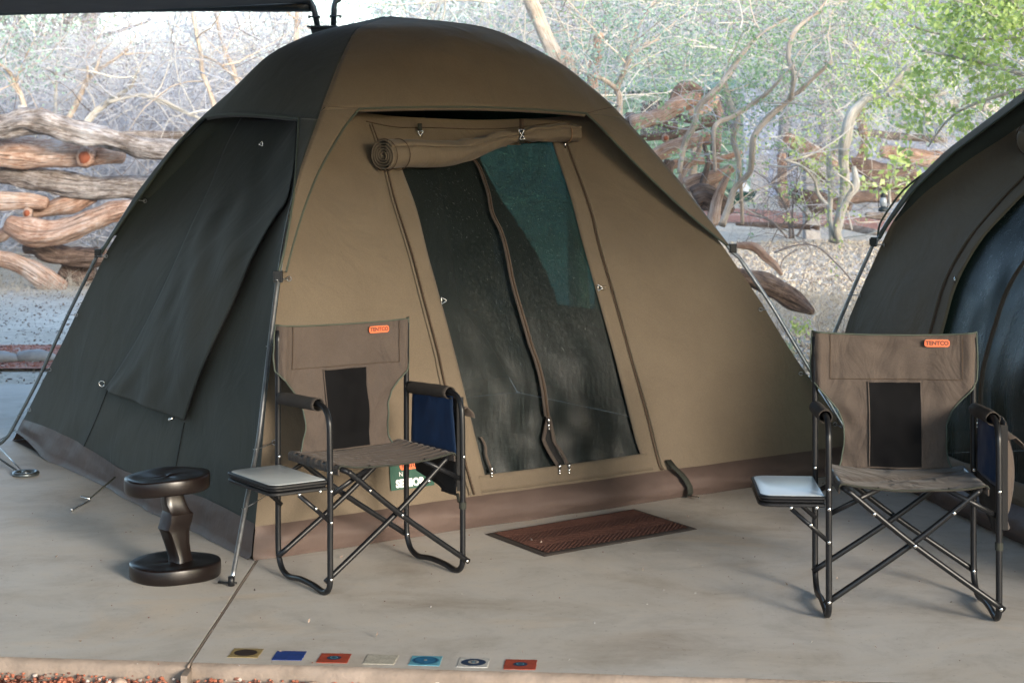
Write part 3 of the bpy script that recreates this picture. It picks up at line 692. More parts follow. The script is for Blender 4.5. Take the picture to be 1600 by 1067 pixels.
for fc, A in (('front', [(512, 167), (561, 170)]), ('front', [(915, 178), (938, 172), (966, 166)]), ('left', [(468, 186), (485, 187), (508, 168)])):
    mb = MB(); mb.tube(wl(fc, A, .003, 6, fly), .002, 4); mb.build('seam', M['seam'] if fc == 'front' else M['black_cloth'], tent)
# seam lines where the four hood panels meet
for k in 'LFR':
    mb = MB(); mb.tube([rib(k, z, .002) for z in np.linspace(1.2, ZTOP - .01, 30)], .004, 5); mb.build('seam', Mc if k != 'L' else Mshade, tent)
# --- bows
for k in 'LFRB':
    pts = [rib(k, z, .004 if z > 1.1 else .012) - (Vector((0, 0, .012)) if z > 1.1 else Vector((0, 0, 0))) for z in np.linspace(.01, ZTOP - .05, 60)]
    mb = MB(); mb.tube(pts, .0095, 8); mb.build('pole', M['pole'] if k in 'FR' else M['pole_dark'], tent)
    mb = MB(); p = rib(k, .006, .012); mb.tube([p + Vector((0, 0, .03)), p + Vector((0, 0, -.004))], .012, 8); mb.tube([p + Vector((-.05, .01, .006)), p + Vector((.02, 0, .006))], .004, 6); mb.build('pole_foot', M['black_plastic'], tent)
# --- hooks from canvas to bow
def hook(k, z, face, side):
    a = rib(k, z, .012); b = wall(face, .015 if side == 0 else .985, z, .012); mb = MB()
    mb.tube([a + Vector((-.012, -.012, 0)), a + Vector((0, -.018, 0)), a.lerp(b, .5) + Vector((0, -.015, 0)), b], .0022, 5)
    mb.tube([b + Vector((0.009 * math.cos(t), -.004, 0.009 * math.sin(t))) for t in np.linspace(0, 6.3, 12)], .0022, 5)
    mb.build('hook', M['pole'], tent)
def zat(k, py):
    lo, hi = 0.02, 2.2
    for _ in range(40):
        m_ = (lo + hi) / 2
        if topix(rib(k, m_))[1] > py: lo = m_
        else: hi = m_
    return lo
for py in (437, 540, 700, 792): hook('F', zat('F', py), 'front', 0)
for py in (483, 585, 670): hook('R', zat('R', py), 'front', 1)
for py in (312, 400, 491, 580, 648): hook('L', zat('L', py), 'left', 0)
for k, py in (('F', 432), ('R', 388), ('L', 396)):
    c = rib(k, zat(k, py), .012); mb = MB(); mb.box(c, (.035, .03, .045)); mb.box(c + Vector((0, -.016, 0)), (.022, .012, .03)); crisp(mb.build('buckle', M['black_plastic'], tent, False))
# corner strap of the left foot with its anchor plate, guy of the left wall
anc = G0(40, 742); pf = rib('L', .03, .01); mb = MB()
rows = [[p + Vector((0, d, 0)) for d in (-.012, .012)] for p in (wall('left', 0.0, .07, .02), pf + Vector((0, -.02, .02)), pf.lerp(anc, .5) + Vector((-.08, 0, .015)), anc + Vector((-.03, 0, .012)), anc + Vector((0, 0, .01)))]
mb.grid(rows); mb.build('corner_strap', M['web'], tent).modifiers.new('s', 'SOLIDIFY').thickness = .003
mb = MB(); mb.tube([P(0, 700, 8.6), anc + Vector((-.01, 0, .012))], .004, 6); mb.build('tension_rod', M['pole'], tent)
mb = MB(); mb.tube([anc + Vector((.055 * math.cos(t), .06 * math.sin(t), .008)) for t in np.linspace(0, 6.28, 17)], .012, 6); mb.ball(anc + Vector((0, 0, .012)), .022, 8, (1, 1, .6)); mb.build('anchor_plate', M['pole_dark'], tent)
a = wall('left', *inv(wall, 'left', 190, 744, .02), .05); b = G0(140, 786) + Vector((0, 0, .02)); e = G0(112, 801) + Vector((0, 0, .008))
mb = MB(); mb.tube([a, b], .004, 5); mb.build('guy_line', M['web'], tent)
mb = MB(); mb.tube([b + Vector((-.04, 0, .01)), b, b + Vector((0, 0, -.01)), e.lerp(b, .5) + Vector((0, 0, -.004)), e, e + Vector((0, 0, .012))], .005, 6); mb.build('peg', M['steel'], tent)
# printed label low on the front wall
def textmesh(txt, size, bold=0., extrude=.0003):
    cu = bpy.data.curves.new('t', 'FONT'); cu.body = txt; cu.size = size; cu.align_x = 'CENTER'; cu.align_y = 'CENTER'; cu.offset = bold; cu.extrude = extrude; cu.resolution_u = 3
    ob = bpy.data.objects.new('t', cu); COL.objects.link(ob); bpy.context.view_layer.update()
    me = bpy.data.meshes.new_from_object(ob.evaluated_get(bpy.context.evaluated_depsgraph_get())); bpy.data.objects.remove(ob); bpy.data.curves.remove(cu)
    vs = [v.co.copy() for v in me.vertices]; fs = [tuple(p.vertices) for p in me.polygons]; bpy.data.meshes.remove(me); return vs, fs
def pill(w, h, n=8):
    r_ = h * .38; pts = []
    for cx, cz, a0 in ((w / 2 - r_, h / 2 - r_, 0), (-w / 2 + r_, h / 2 - r_, 90), (-w / 2 + r_, -h / 2 + r_, 180), (w / 2 - r_, -h / 2 + r_, 270)):
        pts += [(cx + r_ * math.cos(R(a0 + 90 * k / n)), cz + r_ * math.sin(R(a0 + 90 * k / n))) for k in range(n + 1)]
    return pts
sl0, zl0 = inv(wall, 'front', 609, 728, .01); ow = lambda u, v, o: wall('front', sl0 + u / 3.37, zl0 + v, .008 + o)
M['label_green'] = flat('label_green', (.035, .085, .065), .25); M['white_print'] = flat('white_print', (.8, .8, .78), .5)
mb = MB(); mb.grid([[ow(u, v, .002 * noise.noise(Vector((u * 60, v * 60, 0)))) for u in np.linspace(0, .22, 9)] for v in np.linspace(-.10, .05, 8)]); lab = mb.build('label', M['label_green'], tent)
mb = MB(); mb.add([ow(.105 + x, -.005 + z, .003) for x, z in pill(.11, .035)], [tuple(range(36))]); mb.build('badge', M['orange'], lab)
for txt, u, v, sz, mt, bo in (('TENTCO', .105, -.005, .024, 'badge_text', .0008), ('N', .052, -.038, .026, 'white_print', 0), ('SENIOR', .095, -.076, .042, 'white_print', .0022)):
    vs, fs = textmesh(txt, sz, bo, 0); mb = MB(); mb.add([ow(u + p.x, v + p.y, .0045) for p in vs], fs); mb.build('lettering', M[mt], lab, False)

# second tent: the same model turned so that its door looks left
index_kids()
tent2 = copy_tree(tent)
ang = R(-114); S2 = 1.05
cz_ = zat('F', 432); cp = (rib('F', cz_, .012) - TC) * S2; Yt = (CH - cp.z) * FPX / (378 - HZ); ct = P(1366, 378, Yt)      # the clip of its near-left bow
tent2.location = (ct.x - (cp.x * math.cos(ang) - cp.y * math.sin(ang)), ct.y - (cp.x * math.sin(ang) + cp.y * math.cos(ang)), 0); tent2.rotation_euler.z = ang; tent2.scale = (S2,) * 3
tag(tent2, 'dark shaded dome tent behind the right chair, cut off by the right picture edge', 'tent', 'dome tents pitched on the slab')
# ================================================================ CHAIRS
def make_chair(loc, rz, label, ribs, W=.555, D=.40):
    root = empty('director_chair', loc, rz); K = M['black_tube']; w = W / 2; zs_ = .44; O = (0, 0, 0)
    bld = lambda mb, nm, mat, par=root, smooth=True: mb.build(nm, mat, par, smooth, origin=O)
    def fix(o): return o
    # two side frames: back post, runner, front leg, arm
    for sx in (-1, 1):
        x = sx * w
        pts = [(x, D, .905), (x, D, .60), (x, D, .30), (x, D - .002, .11), (x, D - .012, .06), (x, D - .040, .026), (x, D - .09, .013), (x, D - .15, .019), (x, D * .5, .022), (x, .12, .019), (x, .07, .012), (x, .035, .013), (x, .010, .030), (x, 0, .065), (x, 0, .20), (x, .0, .40), (x, .004, .58), (x, .012, .625), (x, .035, .655), (x, .075, .668), (x, .12, .668), (x, D - .01, .655)]
        mb = MB(); mb.tube(spline(pts, 5), .0108, 10); bld(mb, 'side_frame', K)
        # padded arm sleeve, open at its front end
        mb = MB(); rows = []
        for y in np.linspace(.085, D - .03, 14):
            row = []
            for a in np.linspace(0, 2 * math.pi, 17)[:-1]:
                q = .0205 * (1 + .12 * noise.noise(Vector((math.cos(a), math.sin(a), y * 16 + sx))));
                row.append((x + q * math.cos(a) * 1.05, y, .6655 - .035 * max(0, y - .12) + q * math.sin(a)))
            rows.append(row)
        mb.grid(rows, True); s_ = bld(mb, 'arm_sleeve', M['sleeve']); s_.modifiers.new('s', 'SOLIDIFY').thickness = .003
    # crossed tubes: each rises, runs back as a seat rail and comes down behind
    xr = w - .045
    for sx, yo in ((-1, -.020), (1, .012)):
        y0, y1 = yo, D - yo - .01
        rail = spline([(-sx * (w + .012), y0, .055), (0, y0, .262), (sx * (xr - .045), y0, .415), (sx * (xr - .018), y0 + .004, .436), (sx * xr, y0 + .04, .446), (sx * xr, D * .5, .446), (sx * xr, y1 - .04, .446), (sx * (xr - .018), y1 - .004, .436), (sx * (xr - .045), y1, .415), (0, y1, .27), (-sx * (w + .010), y1, .075)], 5)
        mb = MB(); mb.tube(rail, .0104, 10); bld(mb, 'cross_tube', K)
    for sx in (-1, 1):
        for y in (.006, D - .012):
            mb = MB(); mb.box((sx * (w - .085), y, zs_ - .045 + .004), (.185, .006, .016), Matrix.Rotation(sx * .48, 3, 'Y')); bld(mb, 'hinge_bar', K)
    # rivets
    mb0 = MB(); mb0.ball((0, 0, 0), .0068, 8, (1, .55, 1)); rv = bld(mb0, 'rivet', M['steel']); first = True
    for p in [(-w, -.011, .066), (w + .0, -.033, .060), (-w, -.011, zs_), (w, -.011, zs_), (0, -.033, .262), (-xr + .10, -.031, .365), (xr - .10, -.0, .365), (-w, D - .012, .078), (w, D - .012, .082), (-w, D - .012, zs_), (w, D - .012, zs_), (0, D - .022, .272), (-w, -.011, .375), (-w, -.011, .265)]:
        o = rv if first else rv.copy()
        if not first: COL.objects.link(o); o.parent = root
        o.location = p; first = False
    # seat sling
    mb = MB(); rows = []; ny = 70
    for i in range(ny + 1):
        y = .0 + (D - .02) * i / ny; row = []
        for k in range(41):
            u = -1 + 2 * k / 40; x = u * (xr + .02)
            if abs(x) > xr: th = (abs(x) - xr) / .02 * math.pi / 2; z = .4585 - .012 * (1 - math.cos(th)); xx = math.copysign(xr + .013 * math.sin(th), x)
            else: z = .4585 - .020 * (1 - (x / xr) ** 2) ** .8; xx = x
            z += ribs * .0035 * math.sin(y * 2 * math.pi / .042) * (1 if abs(x) < xr else .6) - .006 * (1 - ribs) * math.exp(-((y - .2 - .1 * u) / .03) ** 2)
            z += .0025 * noise.noise(Vector((x * 9, y * 9, ribs * 5)))
            row.append((xx, y, z))
        row = [(math.copysign(xr + .013, -1), y, .425)] + row + [(xr + .013, y, .425)]
        rows.append(row)
    mb.grid(rows); s_ = bld(mb, 'seat', M['chair_cloth']); s_.modifiers.new('s', 'SOLIDIFY').thickness = .005
    mb = MB(); mb.tube([Vector(p) + Vector((0, -.002, 0)) for p in rows[0][1:-1]], .0035, 6); bld(mb, 'seat_piping', M['web'])
    # backrest cloth: wide head, narrow waist
    hw = [(.44, .20), (.47, .187), (.53, .178), (.60, .180), (.65, .200), (.69, .235), (.73, .272), (.755, .290), (.80, .294), (.93, .288)]
    def back(u, z, off=0):
        x = u * interp(hw, z); y = D - .022 - .022 * (1 - u * u) * (1 - sm(.55, .8, z)) + .026 * (1 - (x / .3) ** 2) * sm(.55, .8, z)
        ax = abs(x)
        if ax > .262: y += .034 * sm(.262, .30, ax) + .0
        y -= .012 * math.exp(-((ax - .262) / .022) ** 2) * sm(.66, .75, z)
        q = Vector((x * 7 + loc[0] * 3, z * 7, 2)); y += .013 * noise.noise(q) * (1 - .4 * sm(.7, .8, z)) + .007 * noise.noise(q * 2.6) + .0035 * noise.noise(Vector((x * 55, z * 9, 4))) * sm(.80, .76, z) * sm(.72, .76, z)
        y += .006 * math.sin(abs(x) * 60 - z * 45) * sm(.1, .2, ax) * sm(.72, .62, z) if z < .72 else 0
        return Vector((x, y - off, z - .012 * (1 - (abs(u) ** 3)) * sm(.86, .925, z)))
    zz = np.linspace(.445, .925, 60)
    mb = MB(); mb.grid([[back(u, z) + Vector((0, 0, .004 * noise.noise(Vector((u * 4, 1, 1))) * (z > .9))) for u in np.linspace(-1, 1, 61)] for z in zz]); s_ = bld(mb, 'backrest', M['chair_cloth']); so2 = s_.modifiers.new('s', 'SOLIDIFY'); so2.thickness = .006; so2.offset = -1
    edge = [back(-1, z, .003) for z in zz] + [back(u, .925, .003) for u in np.linspace(-1, 1, 30)][1:-1] + [back(1, z, .003) for z in reversed(zz)]
    mb = MB(); mb.tube(edge, .0030, 6); bld(mb, 'edge_piping', M['piping'])
    ux = lambda x, z: x / interp(hw, z)
    mb = MB(); rows = [[back(ux(x, z), z, .005) for x in np.linspace(-.092, .092, 20)] for z in np.linspace(.452, .747, 30)]; mb.grid(rows); pm = bld(mb, 'mesh_panel', M['black_mesh'])
    mb = MB(); mb.tube([r_[0] for r_ in rows] + rows[-1][1:] + [r_[-1] for r_ in reversed(rows)][1:], .0028, 5); bld(mb, 'panel_binding', M['chair_cloth'])
    for ln in ([(-.225, z) for z in np.linspace(.757, .92, 14)], [(.235, z) for z in np.linspace(.757, .92, 14)], [(x, .757) for x in np.linspace(-.225, .235, 30)]):
        mb = MB(); mb.tube([back(ux(x, z), z, .0048) for x, z in ln], .0012, 4); bld(mb, 'stitching', M['seam'])
    # badge with its lettering
    bx, bz = .148, .886
    yb0 = min(back(ux(bx + x, bz + z), bz + z, .0055).y for x in (-.044, 0, .044) for z in (-.013, 0, .013))
    bp_ = lambda x, z, o: Vector((bx + x, yb0 - o, bz + z))
    mb = MB(); pl = pill(.088, .026); mb.add([bp_(x, z, .0015) for x, z in pl] + [bp_(x, z, -.002) for x, z in pl], [tuple(range(36))] + [(i, (i + 1) % 36, 36 + (i + 1) % 36, 36 + i) for i in range(36)]); bd = bld(mb, 'badge', M['orange'], smooth=False)
    vs, fs = textmesh('TENTCO', .0200, .0009, 0); mb = MB(); mb.add([bp_(p.x, p.y, .0032) for p in vs], fs); bld(mb, 'lettering', M['badge_text'], bd, False)
    # cooler bag hung from the right arm
    x0 = w + .012
    prof = [(D - .03, .652), (.075, .655), (.060, .44), (.058, .28), (.16, .30), (D - .06, .335), (D - .02, .44)]
    def side(x, z0, z1, nm, mat, bul=0):
        mb = MB(); rows = []
        for z in np.linspace(z0, z1, 16):
            y0 = interp([(.28, .058), (.44, .060), (.655, .085)], z); y1 = interp([(.30, .16), (.335, D - .06), (.44, D - .02), (.655, D - .03)], z)
            rows.append([(x + bul * math.sin(math.pi * t) + .006 * noise.noise(Vector((t * 5, z * 16, x * 9))), y0 + (y1 - y0) * t, z) for t in np.linspace(0, 1, 14)])
        mb.grid(rows); o = bld(mb, nm, mat); o.modifiers.new('s', 'SOLIDIFY').thickness = .003
    side(x0, .44, .652, 'bag_lining', M['blue_cloth'], -.006); side(x0 - .002, .285, .44, 'bag_lower', M['black_cloth'])
    side(x0 + .028, .30, .652, 'bag_back', M['chair_cloth'], .02)
    mb = MB(); rows = []
    for z in np.linspace(.34, .60, 16): rows.append([(x0 + .030 + .045 * math.sin(math.pi * t) ** .5 * math.sin(math.pi * (z - .33) / .29) ** .5, .08 + .20 * t, z + .006 * noise.noise(Vector((t * 9, z * 20, 1)))) for t in np.linspace(0, 1, 14)])
    mb.grid(rows); bld(mb, 'bag_pocket', M['chair_cloth'])
    mb = MB(); mb.grid([[(x0 + dx, y, z + .01 * noise.noise(Vector((dx * 50, y * 9, 0)))) for y in (.075, .18, .29)] for dx, z in ((.03, .60), (.06, .605), (.085, .585), (.09, .565))]); bld(mb, 'bag_flap', M['chair_cloth']).modifiers.new('s', 'SOLIDIFY').thickness = .004
    for y in (.058, .345):
        mb = MB(); mb.grid([[(x0, y, z), (x0 + .03, y, z)] for z in np.linspace(.30 if y < .1 else .36, .65, 8)]); bld(mb, 'bag_side', M['black_cloth'])
    mb = MB(); mb.tube([(x0 + .01, .07, .29), (x0 + .004, .05, .262), (w + .006, .018, .262)], .006, 6, flat=.4); rows = [[(w + .0135 * math.cos(a), .0135 * math.sin(a), z) for a in np.linspace(0, 6.283, 15)] for z in (.247, .272)]; mb.grid(rows); bld(mb, 'bag_strap', M['web'])
    # folding side table on the left
    def tab(z, d, inset, nm, mat, thick, par=root):
        xa, xb, ya, yb = -w - .012 - inset * .3, -w - .232 + inset, .0 + inset, D - .03 - inset
        pts = [(xa, ya), (xa, yb)]
        r_ = .04
        for cx, cy_, a0 in ((xb + r_, yb - r_, 90), (xb + r_, ya + r_, 180)): pts += [(cx + r_ * math.cos(R(a0 + 90 * k / 6)), cy_ + r_ * math.sin(R(a0 + 90 * k / 6))) for k in range(7)]
        n = len(pts); mb = MB()
        e = thick * .25
        ring = lambda k_, z_: [(xa + (x - xa) * k_ , D / 2 + (y - D / 2) * k_, z_) for x, y in pts]
        v = ring(.985, z - thick) + ring(1, z - thick + e) + ring(1, z - e) + ring(.985, z)
        f = [tuple(range(n - 1, -1, -1)), tuple(range(3 * n, 4 * n))] + [(q * n + i, q * n + (i + 1) % n, (q + 1) * n + (i + 1) % n, (q + 1) * n + i) for q in range(3) for i in range(n)]
        mb.add(v, f); return crisp(bld(mb, nm, mat, par), 40)
    zt = .414
    tb = tab(zt, 0, .0, 'table_edge', M['black_plastic'], .012)
    tab(zt - .0125, 0, .006, 'table_rim', M['black_tube'], .010, tb); tab(zt - .024, 0, .001, 'table_rim', M['black_plastic'], .012, tb)
    tab(zt + .0018, 0, .010, 'table_top', M['laminate'], .003, tb)
    for y in (-.006, D - .032):
        mb = MB(); a, b = Vector((-w - .125, y, .375)), Vector((-w, y, .265)); L_ = (b - a).length; mb.box((a + b) / 2, (L_, .003, .015), Matrix.Rotation(math.atan2(a.z - b.z, b.x - a.x), 3, 'Y'))
        bld(mb, 'table_bracket', M['black_tube'], tb)
    for p in ((-w - .125, -.011, .378), (-w - .06, -.011, .322), (-w - .04, -.004, .378), (-w - .05, D - .03, .36)):
        o = rv.copy(); COL.objects.link(o); o.parent = root; o.location = p
    return tag(root, label, 'chair', "folding director's chairs on the slab")
def ang_place(fl, rz, W=.555):
    return (fl[0] + W / 2 * math.cos(rz), fl[1] + W / 2 * math.sin(rz), 0)
r1, r2 = R(35), R(-4)
make_chair(ang_place((-.637, 5.74), r1), r1, "brown director's chair turned to the right, next to the dark wooden stool", 1)
make_chair(ang_place((1.052, 5.44), r2), r2, "brown director's chair facing straight ahead in front of the dark second tent", 0)

# ================================================================ STOOL
sx, sy = G0(273, 899).xy
st = empty('wooden_stool', (sx, sy, 0)); tag(st, 'dark carved wooden stool with round top and faceted leg, standing left of the left chair', 'stool')
def disc(z0, z1, r_, tilt=(0, 0), seed=0, dish=0, el=1.):
    rows = []; n = 56
    prof = [(.0, z0), (.90, z0), (.975, z0 + .001), (.995, z0 + .006), (1.005, (z0 + z1) / 2), (1.0, z1 - .007), (.99, z1 - .002), (.965, z1)]
    prof += [(.8, z1 - dish * .5), (.5, z1 - dish), (.2, z1 - dish), (0, z1 - dish)]
    for q, z in prof:
        rows.append([(q * r_ * math.cos(a) * (1 + .025 * math.sin(2 * a + seed) + .012 * math.sin(5 * a + seed)), el * q * r_ * math.sin(a) * (1 + .02 * math.sin(3 * a + seed)), z + tilt[0] * q * r_ * math.cos(a) + tilt[1] * q * r_ * math.sin(a) + .002 * math.sin(4 * a + q * 5 + seed)) for a in np.linspace(0, 2 * math.pi, n + 1)[:-1]])
    mb = MB(); mb.grid(rows, True); return mb
disc(0.0, .056, .163, seed=1).build('base', M['wood_dark'], st, origin=(0, 0, 0))
disc(.318, .374, .153, (.05, .015), 2, .006).build('seat', M['wood_dark'], st, origin=(0, 0, 0)).location = (-.028, 0, 0)
rows = []                                            # four-sided leg, kinked and twisted as carved
for z, cx, cy_, wx, wy, tw, sq in ((.050, .022, 0, .050, .045, .2, .4), (.07, .020, 0, .042, .040, .2, .5), (.12, .008, 0, .046, .042, .15, .7), (.165, .000, 0, .055, .045, .1, .9), (.178, -.003, 0, .062, .046, .05, 1), (.20, .004, 0, .060, .050, 0, 1), (.232, .010, 0, .060, .050, -.05, 1), (.242, .006, 0, .052, .045, -.1, 1), (.27, -.004, 0, .050, .042, -.2, .7), (.30, -.010, 0, .045, .042, -.25, .5), (.335, -.014, 0, .046, .046, -.2, .3)):
    row = []
    for a in np.linspace(0, 2 * math.pi, 33)[:-1]:
        ca, sa = math.cos(a), math.sin(a); k = 1 / (abs(ca) ** (2 + 5 * sq) + abs(sa) ** (2 + 5 * sq)) ** (1 / (2 + 5 * sq))
        x, y = wx * ca * k * .82, wy * sa * k * .86; A = tw + .75
        row.append((cx + x * math.cos(A) - y * math.sin(A), cy_ + x * math.sin(A) + y * math.cos(A), z))
    rows.append(row)
mb = MB(); mb.grid([[Vector(p) for p in r_] for r_ in rows], True); crisp(mb.build('leg', M['wood_dark'], st, origin=(0, 0, 0)), 28)

# ================================================================ DOORMAT
mc = [Vector((-.11, 6.737)), Vector((.54, 7.232)), Vector((.774, 6.833)), Vector((.126, 6.347))]
mcen = sum(mc, Vector((0, 0))) / 4; mt = empty('doormat', (mcen.x, mcen.y, 0)); tag(mt, 'reddish brown ribbed doormat with a dark rubber rim lying in front of the tent door', 'doormat')
M['mat_red'] = pbr('brown_mat_pile', [(.085, .032, .022), (.13, .055, .038)], scale=90, rough=.95, bump=1, bscale=300, bdist=.003)
M['rubber'] = flat('dark_rubber', (.05, .04, .035), .7)
def mp_(u, v, z): p = mc[0].lerp(mc[1], u).lerp(mc[3].lerp(mc[2], u), v); return Vector((p.x, p.y, z))
mb = MB(); mb.grid([[mp_(u, v, z) for u, v, z in ((a, b, .0015 if (a in (0, 1) or b in (0, 1)) else .006) for a in [0, .01] + list(np.linspace(.02, .98, 30)) + [.99, 1])] for b in [0, .02] + list(np.linspace(.04, .96, 18)) + [.98, 1]]); mb.build('rim', M['rubber'], mt)
mb = MB(); nu, nv = 260, 150
mb.grid([[mp_(.035 + .93 * i / nu, .06 + .88 * j_ / nv, .0075 + .0022 * math.sin((i / nu * .8 + abs(((j_ / nv * 2) % 1) - .5) * .25) * 2 * math.pi / .055) ** 2 + .0010 * math.sin(i * 1.7) * math.sin(j_ * 1.9)) for i in range(nu + 1)] for j_ in range(nv + 1)]); mb.build('pile', M['mat_red'], mt)

# ================================================================ PAINTED TILES set in the slab edge
tl = [((384, 1020), ('ochre', 'brown'), 'ochre square with a dark brown oval'), ((452, 1024), ('blue',), 'plain royal blue square'), ((522, 1028), ('red', 'navy'), 'red square with a navy ring, third from joint'), ((595, 1030), ('cream',), 'plain cream square'), ((665, 1032), ('sky', 'teal'), 'light blue square with a large teal disc'), ((740, 1035), ('white', 'navy'), 'white square with a navy ringed disc'), ((813, 1038), ('red', 'navy'), 'red square with a dark disc, farthest right')]
TCOL = {'ochre': (.30, .22, .09), 'brown': (.035, .022, .018), 'blue': (.012, .045, .22), 'red': (.36, .055, .025), 'navy': (.012, .035, .085), 'cream': (.46, .43, .36), 'sky': (.12, .36, .46), 'teal': (.012, .14, .28), 'white': (.52, .51, .48)}
for k, v in TCOL.items(): M['t_' + k] = pbr('painted_' + k, [tuple(x * .65 for x in v), tuple(x * .95 for x in v)], scale=30, rough=.55, fine=.12, bscale=120)
for (q, cs, lab) in tl:
    c = G0(*q); t = empty('painted_tile', (c.x, c.y, 0)); t.rotation_euler.z = R(-5 + 3 * random.random()); s_ = .046 + .003 * random.random()
    tag(t, 'small painted tile by the slab edge, ' + lab, 'tile', 'painted tiles along the slab edge')
    mb = MB(); pts = []
    for k in range(4):
        a = Vector(((-1, 1, 1, -1)[k], (-1, -1, 1, 1)[k])) * s_; b = Vector(((-1, 1, 1, -1)[(k + 1) % 4], (-1, -1, 1, 1)[(k + 1) % 4])) * s_
        for i in range(8): p = a.lerp(b, i / 8); pts.append(p + Vector((noise.noise(Vector((p.x * 70, p.y * 70, c.x * 9))), noise.noise(Vector((p.x * 70, p.y * 70, 5 + c.x * 9))))) * .0025)
    mb.add([(p.x, p.y, .0014) for p in pts] + [(p.x * 1.02, p.y * 1.02, -.004) for p in pts], [tuple(range(32))] + [(i, (i + 1) % 32, 32 + (i + 1) % 32, 32 + i) for i in range(32)]); mb.build('glaze', M['t_' + cs[0]], t, False, origin=(0, 0, 0))
    def ell(r0, r1, z, nm, mat):
        mb = MB(); N_ = 30
        if r0 == 0: mb.add([(r1 * math.cos(a), r1 * .92 * math.sin(a), z) for a in np.linspace(0, 6.2832, N_ + 1)[:-1]], [tuple(range(N_))])
        else: mb.grid([[(r_ * math.cos(a), r_ * .92 * math.sin(a), z) for a in np.linspace(0, 6.2832, N_ + 1)[:-1]] for r_ in (r0, r1)], True)
        mb.build(nm, mat, t, False, origin=(0, 0, 0))
    if len(cs) > 1:
        big = {'ochre': .036, 'sky': .041, 'white': .038}.get(cs[0], .022)
        ell(0, big, .0022, 'disc', M['t_' + cs[1]])
        if cs[0] == 'sky': ell(.033, .0355, .0030, 'ring', M['t_navy']); ell(0, .006, .0030, 'dot', M['t_cream'])
        if cs[0] == 'white': ell(.010, .017, .0030, 'ring', M['t_cream']); ell(0, .005, .0030, 'dot', M['t_sky'])
        if cs[0] == 'red': ell(.009, .012, .0030, 'ring', M['t_sky'])

# ================================================================ ROOF NETS AND THEIR POST
M['net'] = pbr('grey_shade_cloth', [(.05, .05, .05), (.07, .07, .07)], scale=4, rough=.9)
M['steel_dark'] = flat('dark_painted_steel', (.012, .018, .020), .5)
def awning(x0, x1, zb, zf, yb, yf, lab, beam=True, tilt=0):
    a = empty('shade_canopy', ((x0 + x1) / 2, yb, zb)); tag(a, lab, 'canopy', 'shade canopies over the tents')
    mb = MB(); mb.grid([[Vector((x, y, zb + (zf - zb) * (yb - y) / (yb - yf) + tilt * (x - x0) - .05 * math.sin(math.pi * (x - x0) / (x1 - x0) * 3) * (y == yb))) for x in np.linspace(x0, x1, 40)] for y in np.linspace(yb, yf, 12)]); mb.build('cloth', M['net'], a)
    if beam:
        mb = MB(); mb.tube([Vector((x, yb + .05, zb - .022 + tilt * (x - x0) + .012 * math.sin(x * 1.7))) for x in np.linspace(x0, x1, 40)], .042, 8, rough=.15); mb.build('edge_beam', M['steel_dark'], a)
    return a
awning(-13, -1.47, 2.555, 2.72, 12.0, .8, 'grey shade net with a dark edge beam crossing the top left corner', tilt=.015)
awning(-1.6, 11, 3.25, 2.8, 10.3, .8, 'grey shade net high over the tents above the picture')
ps = empty('canopy_post', (-1.42, 12.0, -.07)); tag(ps, 'dark steel canopy post with two splayed arms showing above the tent roof', 'post')
c = P(505, 43, 12.0)
mb = MB(); mb.box((c.x + .02, 12, (c.z - .25) / 2), (.09, .09, c.z - .25)); mb.add([(c.x - .09, 11.95, c.z), (c.x + .11, 11.95, c.z), (c.x + .06, 11.95, c.z - .25), (c.x - .03, 11.95, c.z - .25), (c.x - .09, 12.05, c.z), (c.x + .11, 12.05, c.z), (c.x + .06, 12.05, c.z - .25), (c.x - .03, 12.05, c.z - .25)], [(0, 1, 2, 3), (7, 6, 5, 4), (0, 3, 7, 4), (1, 5, 6, 2)]); mb.build('column', M['steel_dark'], ps, False)
mb = MB(); mb.box(c, (.22, .16, .012)); mb.build('cap_plate', M['steel_dark'], ps, False)
for pts in ([(496, 41), (490, 12), (486, 3), (440, -6), (400, -14)], [(521, 40), (522, 12), (524, 3), (545, -12), (570, -45), (600, -90)]):
    mb = MB(); mb.tube([P(*q, 12.0) for q in pts], .022, 8); mb.build('arm', M['steel_dark'], ps)
for q in ((491, 27), (524, 26)):
    mb = MB(); p = P(*q, 11.97); mb.tube([p + Vector((-.04, 0, 0)), p + Vector((.04, 0, .004))], .007, 6); mb.tube([p + Vector((-.043, 0, 0)), p + Vector((-.03, 0, 0))], .013, 6); mb.tube([p + Vector((.03, 0, 0)), p + Vector((.043, 0, 0))], .013, 6); mb.build('bolt', M['steel_dark'], ps)
